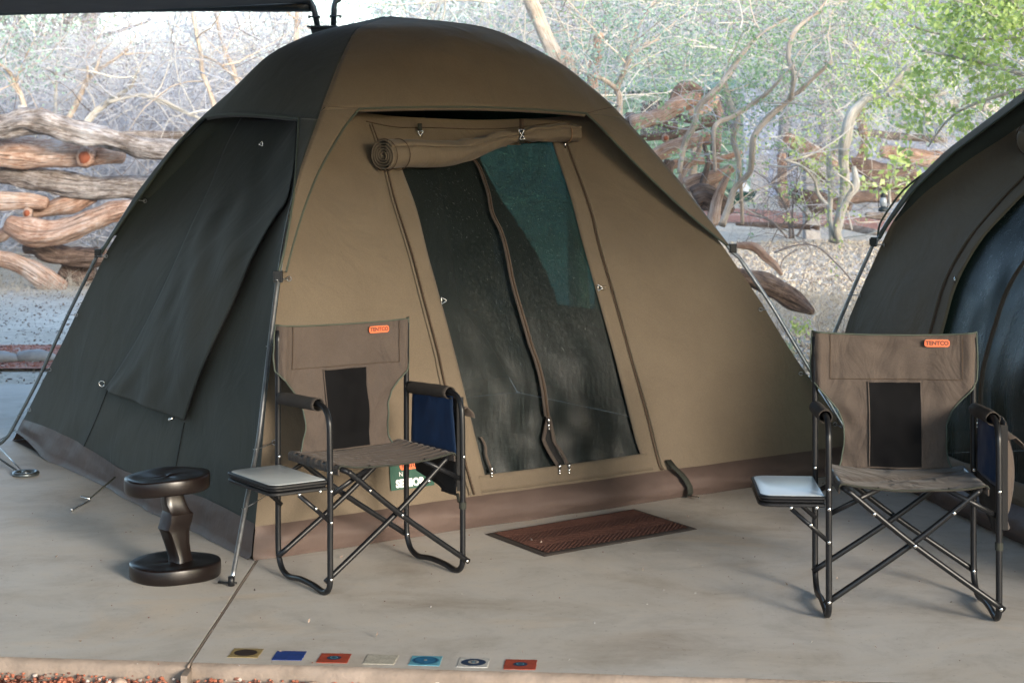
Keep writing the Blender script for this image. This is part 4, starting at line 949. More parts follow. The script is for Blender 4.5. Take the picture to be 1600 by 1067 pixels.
# ================================================================ LOGS, TREES, BRUSH
SEED = [0]
def log(pix, Ys, rad, mat, label, group, cut=None, nm='log', rough=.30, n=30, cutmat='cut_wood'):
    """a weathered trunk lying where it is seen; rad in picture pixels"""
    SEED[0] += 1
    if not hasattr(Ys, '__len__'): Ys = [Ys] * len(pix)
    p3 = [P(a, b, y) for (a, b), y in zip(pix, Ys)]; rr = [r_ * y / FPX for r_, y in zip(rad if hasattr(rad, '__len__') else [rad] * len(pix), Ys)]
    sp = spline([Vector((*p, 0)).to_4d() if False else p for p in p3], 7); rs = spline([Vector((r_, 0, 0)) for r_ in rr], 7)
    rs = [v.x for v in rs]; o3 = sum(p3, Vector((0, 0, 0))) / len(p3)
    # ragged ends
    rs[0] *= .78; rs[-1] *= .78
    root = empty(nm, o3); tag(root, label, 'log', group)
    mb = MB(); mb.tube(sp, rs, n, rough=rough, seed=SEED[0]); mb.build('trunk', M[mat], root)
    if cut is not None:
        for (a, b, y, r_) in cut:
            q = P(a, b, y); rq = r_ * y / FPX; mb = MB(); mb.tube([q + Vector((0, rq * .8, 0)), q + Vector((0, -rq * .2, 0))], [rq * 1.3, rq], 12, rough=.3, seed=3); mb.build('knot', M[mat], root)
            mb = MB(); mb.tube([q + Vector((0, 0, 0)), q + Vector((0, -rq * .3, 0))], rq * .72, 12, rough=.25); mb.build('cut_face', M[cutmat], root)
    return root
gL = 'stacked logs of the fence left of the tent'
log([(-420, 205), (-250, 190), (-90, 195), (0, 198), (50, 190), (110, 205), (180, 220), (240, 232), (370, 240)], 19.6, [15, 16, 14, 15, 20, 19, 15, 14, 14], 'log_grey', 'topmost weathered dark and white log of the left fence', gL, rough=.5)
log([(-400, 235), (-240, 240), (-90, 222), (0, 236), (60, 240), (120, 240), (160, 240), (195, 243)], 20.2, [18, 22, 22, 24, 23, 20, 17, 12], 'log_orange', 'smooth orange log with a red cut knot in the left fence', gL, [(132, 246, 19.95, 13)], rough=.16)
log([(150, 212), (205, 212), (260, 212), (320, 210)], 21.5, [6, 7, 7, 6], 'log_grey', 'thin grey pole lying behind the top of the left fence', gL)
log([(-10, 272), (30, 276), (90, 288), (150, 292), (220, 294), (370, 292)], 20.4, [11, 16, 19, 18, 18, 16], 'log_grey', 'grey brown log with split end under the knotted log of the left fence', gL, rough=.35)
log([(-380, 300), (-240, 306), (-90, 312), (0, 314), (40, 314), (75, 318)], 20.3, [14, 17, 16, 15, 13, 9], 'log_orange', 'short smooth log ending at left in the middle of the left fence', gL, rough=.15)
log([(40, 332), (75, 328), (110, 318), (150, 305)], 20.5, [8, 11, 16, 10], 'log_orange', 'forked reddish branch stub between logs of the left fence', gL, [(42, 333, 20.2, 7)], rough=.3)
log([(10, 348), (45, 362), (95, 360), (150, 342), (200, 328), (360, 316)], 20.1, [14, 22, 20, 17, 15, 13], 'log_orange', 'curved two toned log low in the left fence', gL, rough=.3)
log([(36, 388), (60, 385), (90, 398), (125, 402), (170, 402)], 20.6, [7, 17, 17, 15, 12], 'log_dark', 'gnarled log stump under the curved log of the left fence', gL, rough=.55)
log([(-360, 420), (-220, 412), (-80, 405), (0, 404), (40, 416), (70, 436), (100, 455)], 20.2, [12, 13, 12, 13, 14, 16, 12], 'log_orange', 'bent log reaching the ground at the foot of the left fence', gL, rough=.35)
log([(95, 420), (120, 432), (150, 425)], 20.8, [12, 14, 12], 'log_dark', 'short dark log jammed at the foot of the left fence', gL, rough=.5)
log([(-20, 370), (5, 366), (14, 350)], 21.2, [10, 10, 4], 'log_orange', 'splintered log end at the far left of the left fence', gL)
log([(32, 205), (34, 182), (36, 165)], 19.9, [9, 9, 7], 'bark_pale', 'upright pale stub standing on top of the left fence', gL)
log([(62, 172), (85, 182), (105, 195)], 19.9, [4, 4, 3], 'log_orange', 'thin splinter sticking out of the top of the left fence', gL)
for px_, yy, tp_, lb in ((-130, 20.0, 170, 'upright post of the log fence outside the left picture border'), (312, 21.2, 222, 'upright post of the left log fence hidden behind the tent'), (-330, 20.0, 180, 'outermost upright post of the left log fence'), (350, 20.6, 215, 'second upright post of the left log fence behind the tent slope')):
    log([(px_, HZ + CH * FPX / yy + 6), (px_ + 6, 380), (px_ - 4, 290), (px_, tp_)], yy, [12, 11, 10, 9], 'log_dark', lb, 'upright posts of the left fence', nm='fence_post', rough=.3)
gR = 'heavy logs piled right of the tent'
log([(985, 193), (1030, 182), (1060, 165), (1095, 152)], 17, [13, 12, 13, 9], 'log_orange', 'thick orange brown log rising right of the tent roof', gR, rough=.2)
log([(1075, 178), (1105, 168), (1120, 150)], 17.4, [5, 9, 6], 'log_orange', 'forked stub behind the thick orange brown log', gR)
log([(1020, 187), (1050, 198), (1068, 212)], 17.6, [6, 6, 6], 'log_dark', 'thin dark log below the thick orange brown log', gR)
log([(1020, 245), (1050, 232), (1080, 222), (1110, 215)], 16.6, [11, 11, 10, 9], 'log_orange', 'middle log of the pile right of the tent', gR, [(1040, 216, 16.3, 5)], rough=.35)
log([(1070, 290), (1100, 280), (1130, 272), (1145, 262)], 16.2, [12, 12, 9, 6], 'log_orange', 'lower log of the pile with a hollow end right of the tent', gR, rough=.3)
log([(1085, 310), (1100, 305), (1125, 318), (1140, 335)], 16.0, [16, 17, 15, 10], 'log_dark', 'dark rotten log at the bottom of the pile right of the tent', gR, rough=.6)
log([(1114, 352), (1120, 315), (1132, 285), (1142, 268)], 15.8, [9, 7, 5, 3], 'log_orange', 'upright splintered stump leaning on the log pile', gR, rough=.35)
log([(1090, 500), (1084, 380), (1082, 275), (1086, 240), (1080, 205)], 17.1, [8, 7, 7, 7, 6], 'bark_tan', 'upright pole behind the log pile', gR)
log([(1108, 480), (1112, 350), (1116, 270), (1118, 215), (1122, 180), (1110, 140)], 17.5, [7, 7, 7, 8, 9, 6], 'log_dark', 'dark crooked stem standing in the log pile', gR, rough=.4)
log([(1050, 160), (1070, 138), (1100, 146)], 18, [8, 10, 6], 'log_dark', 'short dark log end on top of the pile', gR, rough=.5)
for px_, yy, tp_, lb in ((985, 17.2, 176, 'upright post behind the tent carrying the pile of logs'), (1045, 16.8, 250, 'short post behind the tent under the middle log')):
    log([(px_, HZ + CH * FPX / yy + 6), (px_ + 5, 400), (px_ - 3, 290), (px_, tp_)], yy, [12, 11, 10, 9], 'log_dark', lb, 'posts of the log pile', nm='fence_post', rough=.3)
for pix, yy, rad, mt_, lb in (([(1000, 215), (1045, 212), (1092, 198), (1128, 190)], 17.3, [5, 6, 5, 3], 'log_dark', 'slim dark limb crossing the middle of the log pile'), ([(1040, 262), (1075, 252), (1120, 250), (1160, 238)], 16.9, [6, 6, 5, 3], 'log_orange', 'slim tan limb above the hollow ended log of the pile'),
        ([(1060, 300), (1068, 270), (1090, 240), (1098, 205)], 16.4, [5, 5, 4, 2], 'log_orange', 'leaning tan prop in front of the log pile'), ([(1100, 330), (1098, 290), (1106, 255), (1100, 225)], 16.1, [6, 5, 4, 3], 'log_dark', 'leaning dark splintered prop in front of the log pile'),
        ([(1040, 175), (1085, 190), (1130, 182), (1160, 196)], 17.8, [4, 5, 4, 2], 'log_dark', 'dark forked limb behind the thick orange brown log')):
    log(pix, yy, rad, mt_, lb, gR, rough=.4)
gT = 'logs lying on the ground between the tents'
log([(1140, 425), (1180, 437), (1215, 452), (1245, 472), (1270, 488)], [13.2, 13.4, 13.6, 13.6, 13.5], [9, 12, 14, 13, 6], 'log_dark', 'thick bark covered log lying on the ground between the tents', gT, rough=.4)
log([(1150, 384), (1178, 386), (1196, 402), (1212, 416), (1222, 430)], [15, 15, 15, 15, 15], [4, 6, 6, 5, 2], 'log_orange', 'bent broken branch lying behind the thick log', gT, rough=.4)
log([(1290, 352), (1330, 356), (1372, 364)], [28, 28, 27.5], [4, 5, 5], 'log_grey', 'thin log edging the red path on the right', gT)
log([(1150, 350), (1210, 352), (1280, 356)], [31, 30.5, 30], [3, 4, 4], 'log_dark', 'long dark log edging the red path beyond the bush', gT)
gF = 'logs of the far fence on the right'
log([(1225, 215), (1260, 232), (1300, 250)], 30, [10, 11, 10], 'log_orange', 'grey and orange lintel log over the shelter opening', gF, rough=.15)
log([(1222, 240), (1222, 275), (1226, 325)], 30, [7, 7, 8], 'log_orange', 'red brown upright post under the lintel log', gF, rough=.25)
log([(1230, 240), (1260, 262), (1296, 288)], 29.5, [4, 6, 4], 'log_dark', 'thin twisted branch hanging below the lintel log', gF)
log([(1330, 205), (1390, 212), (1440, 216), (1480, 220)], 29, [5, 6, 5, 5], 'log_grey', 'thin grey top rail of the far right fence', gF)
log([(1380, 155), (1440, 160), (1500, 162), (1560, 170)], 28, [6, 6, 6, 6], 'bark_pale', 'pale horizontal bough above the far right fence', gF)
log([(1375, 236), (1420, 244), (1460, 250), (1510, 248)], 29, [9, 13, 14, 12], 'log_orange', 'pinkish thick log in the far right fence', gF, rough=.2)
log([(1325, 255), (1350, 262), (1385, 272), (1430, 268)], 28.5, [8, 12, 15, 14], 'log_dark', 'dark split log under the pinkish log of the far right fence', gF)
log([(1290, 240), (1320, 262), (1345, 250), (1350, 215)], 29.4, [5, 8, 8, 5], 'log_orange', 'crooked forked log standing behind the pale multi stemmed tree', gF)
log([(1330, 290), (1380, 288), (1430, 292), (1470, 290)], 28.2, [8, 9, 9, 9], 'log_dark', 'low dark log of the far right fence', gF)
log([(1320, 310), (1360, 308), (1420, 306), (1470, 306)], 28, [9, 10, 10, 10], 'log_dark', 'lowest blackened log behind the lantern', gF)
log([(1235, 300), (1262, 312), (1290, 318), (1330, 322)], 30.5, [8, 13, 13, 8], 'log_dark', 'fallen brown log left of the pale multi stemmed tree', gF, rough=.5)
log([(1340, 152), (1345, 185), (1352, 215)], 28.8, [5, 7, 6], 'log_orange', 'upright red brown stub in the far right fence', gF)
gU = 'sawn upright trunks above the tent roof'
for pix, rad, lab, cut in (([(890, 128), (872, 95), (856, 60), (842, 30), (828, -4)], [13, 12, 12, 12, 10], 'leaning rough barked trunk rising behind the tent roof', None), ([(927, 140), (929, 108), (934, 78), (936, 57)], [9, 9, 8, 8], 'short upright sawn trunk with a fresh pale cut behind the tent roof', (936, 55))):
    SEED[0] += 1; p3 = [P(a, b, 16.5) for a, b in pix]; g0 = Vector((p3[0].x + .1, 16.5, gz(0, 16.5)))
    root = empty('tree_trunk', g0); tag(root, lab, 'trunk', gU); mb = MB(); mb.tube(spline([g0 + Vector((.0, 0, -.05))] + p3, 8), [v.x for v in spline([Vector((r_ * 16.5 / FPX, 0, 0)) for r_ in [rad[0] * 1.2] + rad], 8)], 16, rough=.35, seed=SEED[0]); mb.build('trunk', M['log_orange'] if cut else M['bark_tan'], root)
    if cut: q = P(*cut, 16.5); mb = MB(); mb.tube([q, q + Vector((.004, -.01, .02))], [.048, .044], 12); mb.build('cut_face', M['cut_pale'], root)

# edging stones of the left path and front corner stones
def stone(c, r_, sc, mat, label, group):
    o = MB(); rows = []
    for i in range(9):
        A = math.pi * i / 8; rows.append([Vector(c) + Vector((r_ * sc[0] * math.sin(A) * math.cos(b), r_ * sc[1] * math.sin(A) * math.sin(b), r_ * sc[2] * math.cos(A))) * (1 + .22 * noise.noise(Vector((math.sin(A) * math.cos(b) * 1.5 + c[0] * 5, math.sin(A) * math.sin(b) * 1.5, math.cos(A) * 1.5)))) if False else Vector(c) + Vector((sc[0] * math.sin(A) * math.cos(b), sc[1] * math.sin(A) * math.sin(b), sc[2] * math.cos(A))) * (r_ * (1 + .25 * noise.noise(Vector((math.sin(A) * math.cos(b) * 1.5 + c[0] * 5, math.sin(A) * math.sin(b) * 1.5, math.cos(A) * 1.5))))) for b in np.linspace(0, 6.2832, 17)[:-1]])
    o.grid(rows, True); return tag(o.build('stone', M[mat], None, origin=c), label, 'stone', group)
M['stone'] = pbr('grey_stone', [(.28, .27, .27), (.45, .43, .42)], scale=9, rough=.9, bump=.5, bscale=30, bdist=.01)
M['stone_tan'] = pbr('tan_stone', [(.30, .21, .16), (.48, .36, .29)], scale=9, rough=.9, bump=.6, bscale=30, bdist=.01)
for (a, b, r_, sc, mt_, lb) in ((2, 569, .13, (1.3, .6, .5), 'stone', 'grey edging stone of the red path at the left border'), (26, 568, .06, (1.2, .8, .9), 'log_orange', 'small red brown block between the two grey edging stones'), (52, 568, .14, (1.3, .6, .55), 'stone', 'long grey edging stone beside the red path next to the tent pole')):
    q = GR(a, b); stone((q.x, q.y, q.z + .04), r_, sc, mt_, lb, 'edging stones of the left path')
for (x, y, r_, lb, mt_) in ((-1.56, 4.80, .055, 'tan stone at the bottom left corner on the red gravel', 'stone_tan'), (-1.64, 4.86, .05, 'dark stone in the extreme bottom left corner', 'log_dark'), (-1.18, 4.93, .022, 'small pale pebble lying against the slab edge left of the joint', 'stone_tan'), (-.60, 4.88, .028, 'pale pebble against the slab edge under the first tile', 'stone_tan'), (-.86, 4.84, .030, 'tan pebble on the gravel right of the slab joint', 'stone_tan')):
    stone((x, y, -.045), r_, (1.1, .9, .75), mt_, lb, 'stones on the red gravel in front of the slab')

# red gravel in front of the slab: counted by nobody
def pebbles(name, n, xr, yr, zf, rr, mats, seed, flat_=.7, lab=None):
    g = np.random.default_rng(seed); ico = np.array([(0, 0, 1), (.894, 0, .447), (.276, .851, .447), (-.724, .526, .447), (-.724, -.526, .447), (.276, -.851, .447), (.724, .526, -.447), (-.276, .851, -.447), (-.894, 0, -.447), (-.276, -.851, -.447), (.724, -.526, -.447), (0, 0, -1)])
    fc = np.array([(0, 1, 2), (0, 2, 3), (0, 3, 4), (0, 4, 5), (0, 5, 1), (1, 6, 2), (2, 7, 3), (3, 8, 4), (4, 9, 5), (5, 10, 1), (2, 6, 7), (3, 7, 8), (4, 8, 9), (5, 9, 10), (1, 10, 6), (11, 7, 6), (11, 8, 7), (11, 9, 8), (11, 10, 9), (11, 6, 10)])
    out = []
    for mi, (mat, frac) in enumerate(mats):
        m_ = int(n * frac); X = g.uniform(*xr, m_); Y = g.uniform(*yr, m_); r_ = g.uniform(*rr, m_) * g.uniform(.5, 1.2, m_)
        V = ico[None] * r_[:, None, None] * g.uniform(.6, 1.15, (m_, 12, 1)) * np.array([1, 1, flat_]); th = g.uniform(0, 6.28, m_); c, s_ = np.cos(th)[:, None], np.sin(th)[:, None]
        Vx = V[:, :, 0] * c - V[:, :, 1] * s_; Vy = V[:, :, 0] * s_ + V[:, :, 1] * c; Z = zf(X, Y, g)
        V = np.stack([Vx + X[:, None], Vy + Y[:, None], V[:, :, 2] + Z[:, None]], -1).reshape(-1, 3)
        Fq = (fc[None] + (np.arange(m_) * 12)[:, None, None]).reshape(-1, 3)
        out.append(tag(fastmesh(name, V, Fq, M[mat]), lab, kind='stuff'))
    return out
M['grav_a'] = pbr('red_gravel', [(.20, .055, .03), (.36, .12, .07), (.42, .19, .12)], scale=45, rough=.85)
M['grav_b'] = pbr('dark_gravel', [(.10, .04, .03), (.22, .10, .07)], scale=40, rough=.85)
M['grav_c'] = pbr('pale_gravel', [(.42, .34, .29), (.55, .50, .46)], scale=30, rough=.85)
pebbles('red_gravel', 26000, (-2.3, 1.6), (4.3, 5.1), lambda X, Y, g: -.072 + g.uniform(0, .035, len(X)), (.004, .011), (('grav_a', .72), ('grav_b', .2), ('grav_c', .06)), 5)
mb = MB(); mb.grid([[Vector((x, y, -.062)) for x in np.linspace(-12, 12, 60)] for y in np.linspace(-2, 5.12, 20)]); tag(mb.build('gravel_bed', pbr('gravel_bed', [(.10, .035, .022), (.30, .10, .06)], scale=60, rough=.95, bump=1, bscale=80, bdist=.02)), kind='structure')
def gzA(X, Y, g=None): return np.where(Y < 12, -.075, -.075 + .0095 * (Y - 12) + .03 * np.sin(X * .7 + Y * .31) * np.clip((Y - 12) / 6, 0, 1))
pebbles('path_gravel', 5000, (-6, -1.5), (12.75, 14.2), lambda X, Y, g: gzA(X, Y) + .025, (.006, .018), (('grav_a', .7), ('grav_b', .2), ('grav_c', .1)), 6)
pebbles('dirt_crumbs', 9000, (-8, 6), (11.6, 24), lambda X, Y, g: gzA(X, Y) + .0, (.005, .022), (('stone', .5), ('log_dark', .5)), 8, .5)

# ---- twigs and leaves by the thousand, vectorised
def twigs(name, n, base, mat, seed, length=(.6, 1.6), rad=(.003, .008), up=.5, curl=.5, K=6, sides=3, parent=None, kind='stuff', lab=None, d0=None):
    g = np.random.default_rng(seed); B = base(g, n); m_ = len(B)
    d = g.normal(0, 1, (m_, 3)); d[:, 2] = d[:, 2] * .6 + up * 1.5
    if d0 is not None: d = d * .7 + d0
    d /= np.linalg.norm(d, axis=1, keepdims=True); L_ = g.uniform(*length, m_); r0 = g.uniform(*rad, m_) * g.choice([.7, 1, 1, 1.8], m_)
    cv = g.normal(0, curl, (m_, 3)); P_ = [B]
    for k in range(K):
        d = d + cv / K + g.normal(0, .16, (m_, 3)); d /= np.linalg.norm(d, axis=1, keepdims=True); P_.append(P_[-1] + d * (L_ / K)[:, None])
    P_ = np.stack(P_, 1); T_ = np.gradient(P_, axis=1); T_ /= np.linalg.norm(T_, axis=2, keepdims=True) + 1e-9
    a = np.cross(T_, np.array([.31, .74, .23])); a /= np.linalg.norm(a, axis=2, keepdims=True) + 1e-9; b = np.cross(T_, a)
    tp = np.linspace(1, .25, K + 1)[None, :, None]; V = []
    for s_ in range(sides):
        A = 2 * math.pi * s_ / sides; V.append(P_ + (a * math.cos(A) + b * math.sin(A)) * (r0[:, None, None] * tp))
    V = np.stack(V, 2).reshape(-1, 3); k_, s_ = np.meshgrid(np.arange(K), np.arange(sides), indexing='ij'); k_, s_ = k_.ravel(), s_.ravel(); s2 = (s_ + 1) % sides
    q = np.stack([k_ * sides + s_, k_ * sides + s2, (k_ + 1) * sides + s2, (k_ + 1) * sides + s_], 1)
    Fq = (q[None] + (np.arange(m_) * (K + 1) * sides)[:, None, None]).reshape(-1, 4)
    o = fastmesh(name, V, Fq, M[mat], True, parent)
    if kind: tag(o, lab, kind=kind)
    return o, P_
def leaves(name, C, size, mat, seed, parent=None, kind=None, lab=None, droop=0.):
    g = np.random.default_rng(seed); m_ = len(C); s_ = g.uniform(*size, m_)[:, None]
    u = g.normal(0, 1, (m_, 3)); u[:, 2] -= droop; u /= np.linalg.norm(u, axis=1, keepdims=True); v = np.cross(u, g.normal(0, 1, (m_, 3))); v /= np.linalg.norm(v, axis=1, keepdims=True); w_ = np.cross(u, v)
    V = np.stack([C, C + u * s_ * .45 + v * s_ * .30 + w_ * s_ * .08, C + u * s_, C + u * s_ * .45 - v * s_ * .30 + w_ * s_ * .08], 1).reshape(-1, 3)
    i = np.arange(m_) * 4; Fq = np.concatenate([np.stack([i, i + 1, i + 2], 1), np.stack([i, i + 2, i + 3], 1)])
    o = fastmesh(name, V, Fq, M[mat], False, parent)
    if kind: tag(o, lab, kind=kind)
    return o
def wedge(y0, y1, px0, px1, ztop, dens=1.):
    def f(g, n):
        Y = g.uniform(y0 ** 2, y1 ** 2, n) ** .5; px = g.uniform(px0, px1, n); X = (px - 800) * Y / FPX
        zt = ztop(px, Y) if callable(ztop) else ztop; Z = gzA(X, Y) + g.uniform(0, 1, n) ** .9 * zt
        py = HZ - (Z - CH) * FPX / Y                      # clearings: before the cabin and before the far fence
        clear = ((Y < 57) & (px > 925) & (px < 1215) & (py > 125) & (g.uniform(0, 1, n) < .93)) | ((Y < 31) & (px >= 1215) & (px < 1520) & (py > 185) & (g.uniform(0, 1, n) < .9))
        return np.stack([X, Y, Z], 1)[~clear]
    return f
# grey leafless thicket left
lt = lambda px, Y: np.clip(1.5 + (265 - (65 + 25 * np.sin(px * .013) + 18 * np.sin(px * .041))) / 2560 * Y, 1.2, 9)
twigs('thicket', 15000, wedge(24, 34, -420, 720, lambda p, y: lt(p, y) * .8), 'twig_white', 11, (.7, 2.0), (.0035, .0085), .35, .8, lab='leafless pale thicket beyond the left log fence')
twigs('thicket', 16000, wedge(34, 60, -420, 820, lt), 'twig_far', 12, (1.0, 2.8), (.005, .012), .3, .8, K=5)
twigs('thicket', 2500, wedge(22, 40, -420, 720, lt), 'twig_dark', 13, (.8, 2.2), (.003, .007), .4, .7)
twigs('thicket', 700, wedge(28, 50, -300, 700, lambda p, y: 1.5 + (265 - 10) / 2560 * y), 'twig_far', 17, (1.5, 3.0), (.004, .010), .6, .5)
twigs('thicket', 900, wedge(23, 34, -420, 700, lambda p, y: lt(p, y) * .9), 'bark_pale', 18, (1.2, 3.2), (.005, .010), .45, .7, K=8)
# greener thicket right
rt = lambda px, Y: 1.5 + (265 + 40) / 2560 * Y
twigs('thicket', 8000, wedge(24, 40, 620, 1900, rt), 'twig_white', 21, (.7, 2.0), (.003, .007), .3, .8, lab='pale green thicket behind the tents on the right')
twigs('thicket', 14000, wedge(40, 60, 620, 1900, rt), 'twig_far', 22, (1.0, 2.8), (.005, .012), .3, .8, K=5)
twigs('thicket', 2500, wedge(20, 36, 820, 1900, rt), 'twig_dark', 23, (.8, 2.0), (.003, .007), .3, .7)
twigs('thicket', 1700, wedge(20, 34, 640, 1900, rt), 'bark_pale', 28, (1.0, 3.0), (.006, .012), .35, .8, K=8)
def clumps(g, n, y0, y1, px0, px1, py0, py1, k=30, sp=.35):
    c = n // k; Y = g.uniform(y0, y1, c); px = g.uniform(px0, px1, c); py = g.uniform(py0, py1, c); py = np.where((px > 915) & (px < 1225) & (Y < 57), np.minimum(py, 100), py); X = (px - 800) * Y / FPX; Z = np.maximum(CH + (HZ - py) * Y / FPX, gzA(X, Y) + .3)
    return (np.stack([X, Y, Z], 1)[:, None] + g.normal(0, sp, (c, k, 3)) * np.array([1, 1, .6])).reshape(-1, 3)
gg = np.random.default_rng(31)
leaves('leaf_mass', clumps(gg, 60000, 26, 52, 560, 1900, -60, 200, 40, .5), (.045, .10), 'leaf_far', 32, kind='stuff', lab='hazy small leaves of the thicket on the right')
leaves('leaf_mass', clumps(gg, 14000, 17, 30, 900, 1800, -60, 175, 30, .3), (.025, .055), 'leaf_green', 33, kind='stuff', lab='small green leaves above the log pile')
leaves('leaf_mass', clumps(gg, 2500, 24, 40, -60, 60, -20, 150, 30, .4), (.04, .09), 'leaf_far', 34, kind='stuff', lab='few pale green leaves in the far left thicket')

# ---- trees one can tell apart
def tree(name, label, limbs, mat, tw=(60, 'twig_white', (.3, .9), (.002, .005)), lv=None, group='small trees around the camp', seed=1, rough=.24):
    """limbs: list of ([(px,py),...], depth, [radii px])"""
    allp = []; y0 = limbs[0][1]; base = P(*limbs[0][0][0], y0 if not hasattr(y0, '__len__') else y0[0]); root = empty(name, base); tag(root, label, 'tree', group)
    mb = MB()
    for i, (pix, Y, rad) in enumerate(limbs):
        Ys = Y if hasattr(Y, '__len__') else [Y + .12 * math.sin(i * 2.3 + k) for k in range(len(pix))]
        if i == 0 and not hasattr(Y, '__len__'): Ys[0] = Y
        pts = spline([P(a, b, y) for (a, b), y in zip(pix, Ys)], 5); rr = [max(.002, v.x) for v in spline([Vector((r_ * y / FPX, 0, 0)) for r_, y in zip(rad, Ys)], 5)]
        mb.tube(pts, rr, 9 if max(rad) > 2.5 else 6, rough=rough, seed=seed + i); allp += [np.array(p) for p, r_ in zip(pts, rr)]
    mb.build('trunk', M[mat], root)
    A = np.array(allp); n, tm, tl_, tr = tw; wz = A[:, 2] - A[:, 2].min(); pr = (wz + .15) / (wz + .15).sum()
    f = lambda g, n_: A[g.choice(len(A), n_, p=pr)]
    par = np.array(parent_origin(root)); f2 = lambda g, n_: f(g, n_) - par
    if n > 30: twigs('boughs', n // 6, f2, mat, seed + 9, (tl_[0] * 1.5, tl_[1] * 1.5), (tr[1] * .9, tr[1] * 1.6), .45, .8, K=8, sides=5, parent=root, kind='stuff')
    o, P_ = twigs('branches', n, f2, tm, seed, tl_, tr, .35, .9, parent=root, kind='stuff')
    o2, P2 = twigs('twigs', n * 3, lambda g, n_: P_[g.integers(0, len(P_), n_), g.integers(2, 7, n_)], tm, seed + 1, (tl_[0] * .3, tl_[1] * .45), (tr[0] * .5, tr[1] * .6), .2, 1., K=4, parent=root, kind='stuff')
    if lv:
        nl, lm, ls = lv; g = np.random.default_rng(seed + 5); Q = P2[g.integers(0, len(P2), nl), g.integers(1, 5, nl)]; leaves('crown', Q + g.normal(0, ls[1] * .5, Q.shape), ls, lm, seed, root, droop=.4)
    return root
def gpx(py, Y): return py
tree('multi_stemmed_tree', 'pale multi stemmed tree with a broken top standing right of the bush between the tents', [
    ([(1302, 378), (1312, 340), (1320, 300), (1318, 250), (1322, 215), (1330, 180), (1352, 155)], 17.5, [7, 7, 8, 8, 9, 9, 6]),
    ([(1312, 377), (1308, 350), (1325, 310), (1338, 290), (1334, 262)], 17.4, [6, 6, 5, 6, 4]),
    ([(1300, 374), (1296, 340), (1298, 300), (1296, 240), (1310, 235)], 17.6, [4, 4, 4, 4, 2]),
    ([(1350, 156), (1380, 146), (1420, 150), (1450, 152), (1478, 144)], 17.4, [7, 6, 5, 4, 3]),
    ([(1384, 146), (1410, 115), (1432, 95), (1458, 82)], 17.3, [4, 5, 4, 3]),
    ([(1405, 130), (1425, 150), (1445, 172), (1450, 195)], 17.8, [4, 5, 5, 4]),
    ([(1292, 320), (1278, 302), (1272, 280), (1250, 258), (1225, 250)], 17.0, [3, 3, 2, 2, 1.2])], 'bark_pale', (110, 'twig_white', (.3, 1.0), (.002, .005)), (2600, 'leaf_lime', (.03, .055)), seed=51)
tree('crooked_tree', 'crooked tan tree with two long limbs fanning right above the wheelbarrow', [
    ([(1128, 352), (1140, 318), (1148, 295), (1172, 268), (1176, 235), (1180, 210), (1205, 180), (1235, 155), (1262, 130), (1300, 96)], 15.5, [6, 5, 4.5, 4.5, 5, 4.5, 4.5, 4, 3.5, 3]),
    ([(1160, 350), (1158, 300), (1154, 250), (1146, 215), (1152, 190), (1140, 160), (1130, 120)], 15.9, [3, 3.5, 4.5, 5, 6, 5, 4]),
    ([(1118, 268), (1116, 230), (1118, 196), (1145, 182), (1180, 160), (1205, 140), (1240, 100)], 15.2, [3, 3, 4, 4, 4, 3, 2]),
    ([(1062, 270), (1070, 225), (1085, 195), (1093, 165), (1120, 140), (1140, 115), (1180, 60), (1230, 30)], 15.6, [4, 5, 5, 4, 5, 5, 3, 2]),
    ([(1235, 155), (1240, 120), (1232, 90), (1238, 55), (1262, 30), (1290, 15)], 15.4, [4, 4, 4, 4.5, 3, 2])], 'bark_tan', (90, 'twig_white', (.3, 1.1), (.002, .005)), (3000, 'leaf_green', (.022, .045)), seed=61)
tree('forked_tree', 'slender forked tree with a thin arching limb just right of the tent roof', [
    ([(966, 300), (968, 165), (964, 140), (972, 118), (985, 90), (1005, 72), (1030, 62)], 15.8, [6, 5, 4.5, 4, 3.5, 2.5, 1.5]),
    ([(964, 140), (945, 126), (925, 118), (905, 110)], 15.7, [4, 3.5, 3, 2]),
    ([(972, 118), (990, 60), (1010, 20), (1040, -20)], 15.9, [2, 2, 2, 1])], 'bark_tan', (90, 'twig_white', (.3, 1.1), (.002, .004)), (2200, 'leaf_far', (.022, .045)), seed=71)
tree('leaning_sapling', 'sapling with an orange forked stem leaning right in the left thicket', [
    ([(95, 205), (118, 165), (135, 130), (150, 112), (172, 98), (200, 78)], 22, [5, 4.5, 4, 3, 2.5, 2]), ([(136, 130), (137, 105), (134, 90)], 22, [3, 2, 1]), ([(148, 115), (155, 92), (162, 75)], 22, [2.5, 2, 1])], 'bark_tan', (70, 'twig_white', (.4, 1.3), (.003, .006)), seed=81)
tree('arching_sapling', 'sapling whose pale limbs arch low and right over the left fence', [
    ([(120, 210), (150, 175), (180, 152), (205, 135), (215, 110)], 21.6, [5, 5, 4, 3, 1.5]), ([(130, 200), (165, 165), (200, 150), (240, 152), (290, 175), (320, 190)], 21.8, [4, 3.5, 3, 3, 2.5, 2]), ([(170, 160), (215, 150), (250, 160), (300, 182)], 21.7, [3, 2, 2, 1.5])], 'bark_pale', (80, 'twig_white', (.4, 1.3), (.003, .006)), seed=91)
tree('orange_stemmed_sapling', 'tall thin orange stemmed sapling beside the left slope of the tent roof', [
    ([(345, 215), (330, 150), (316, 115), (314, 85), (308, 60), (300, 20)], 21, [5, 4, 4, 3.5, 3, 2]), ([(316, 88), (335, 95), (360, 115), (380, 125)], 21, [2, 2, 2, 1.5]), ([(385, 180), (365, 110), (352, 80), (343, 50), (335, 10)], 21.5, [4, 4, 3, 3, 2])], 'bark_tan', (80, 'twig_white', (.4, 1.3), (.003, .006)), seed=101)
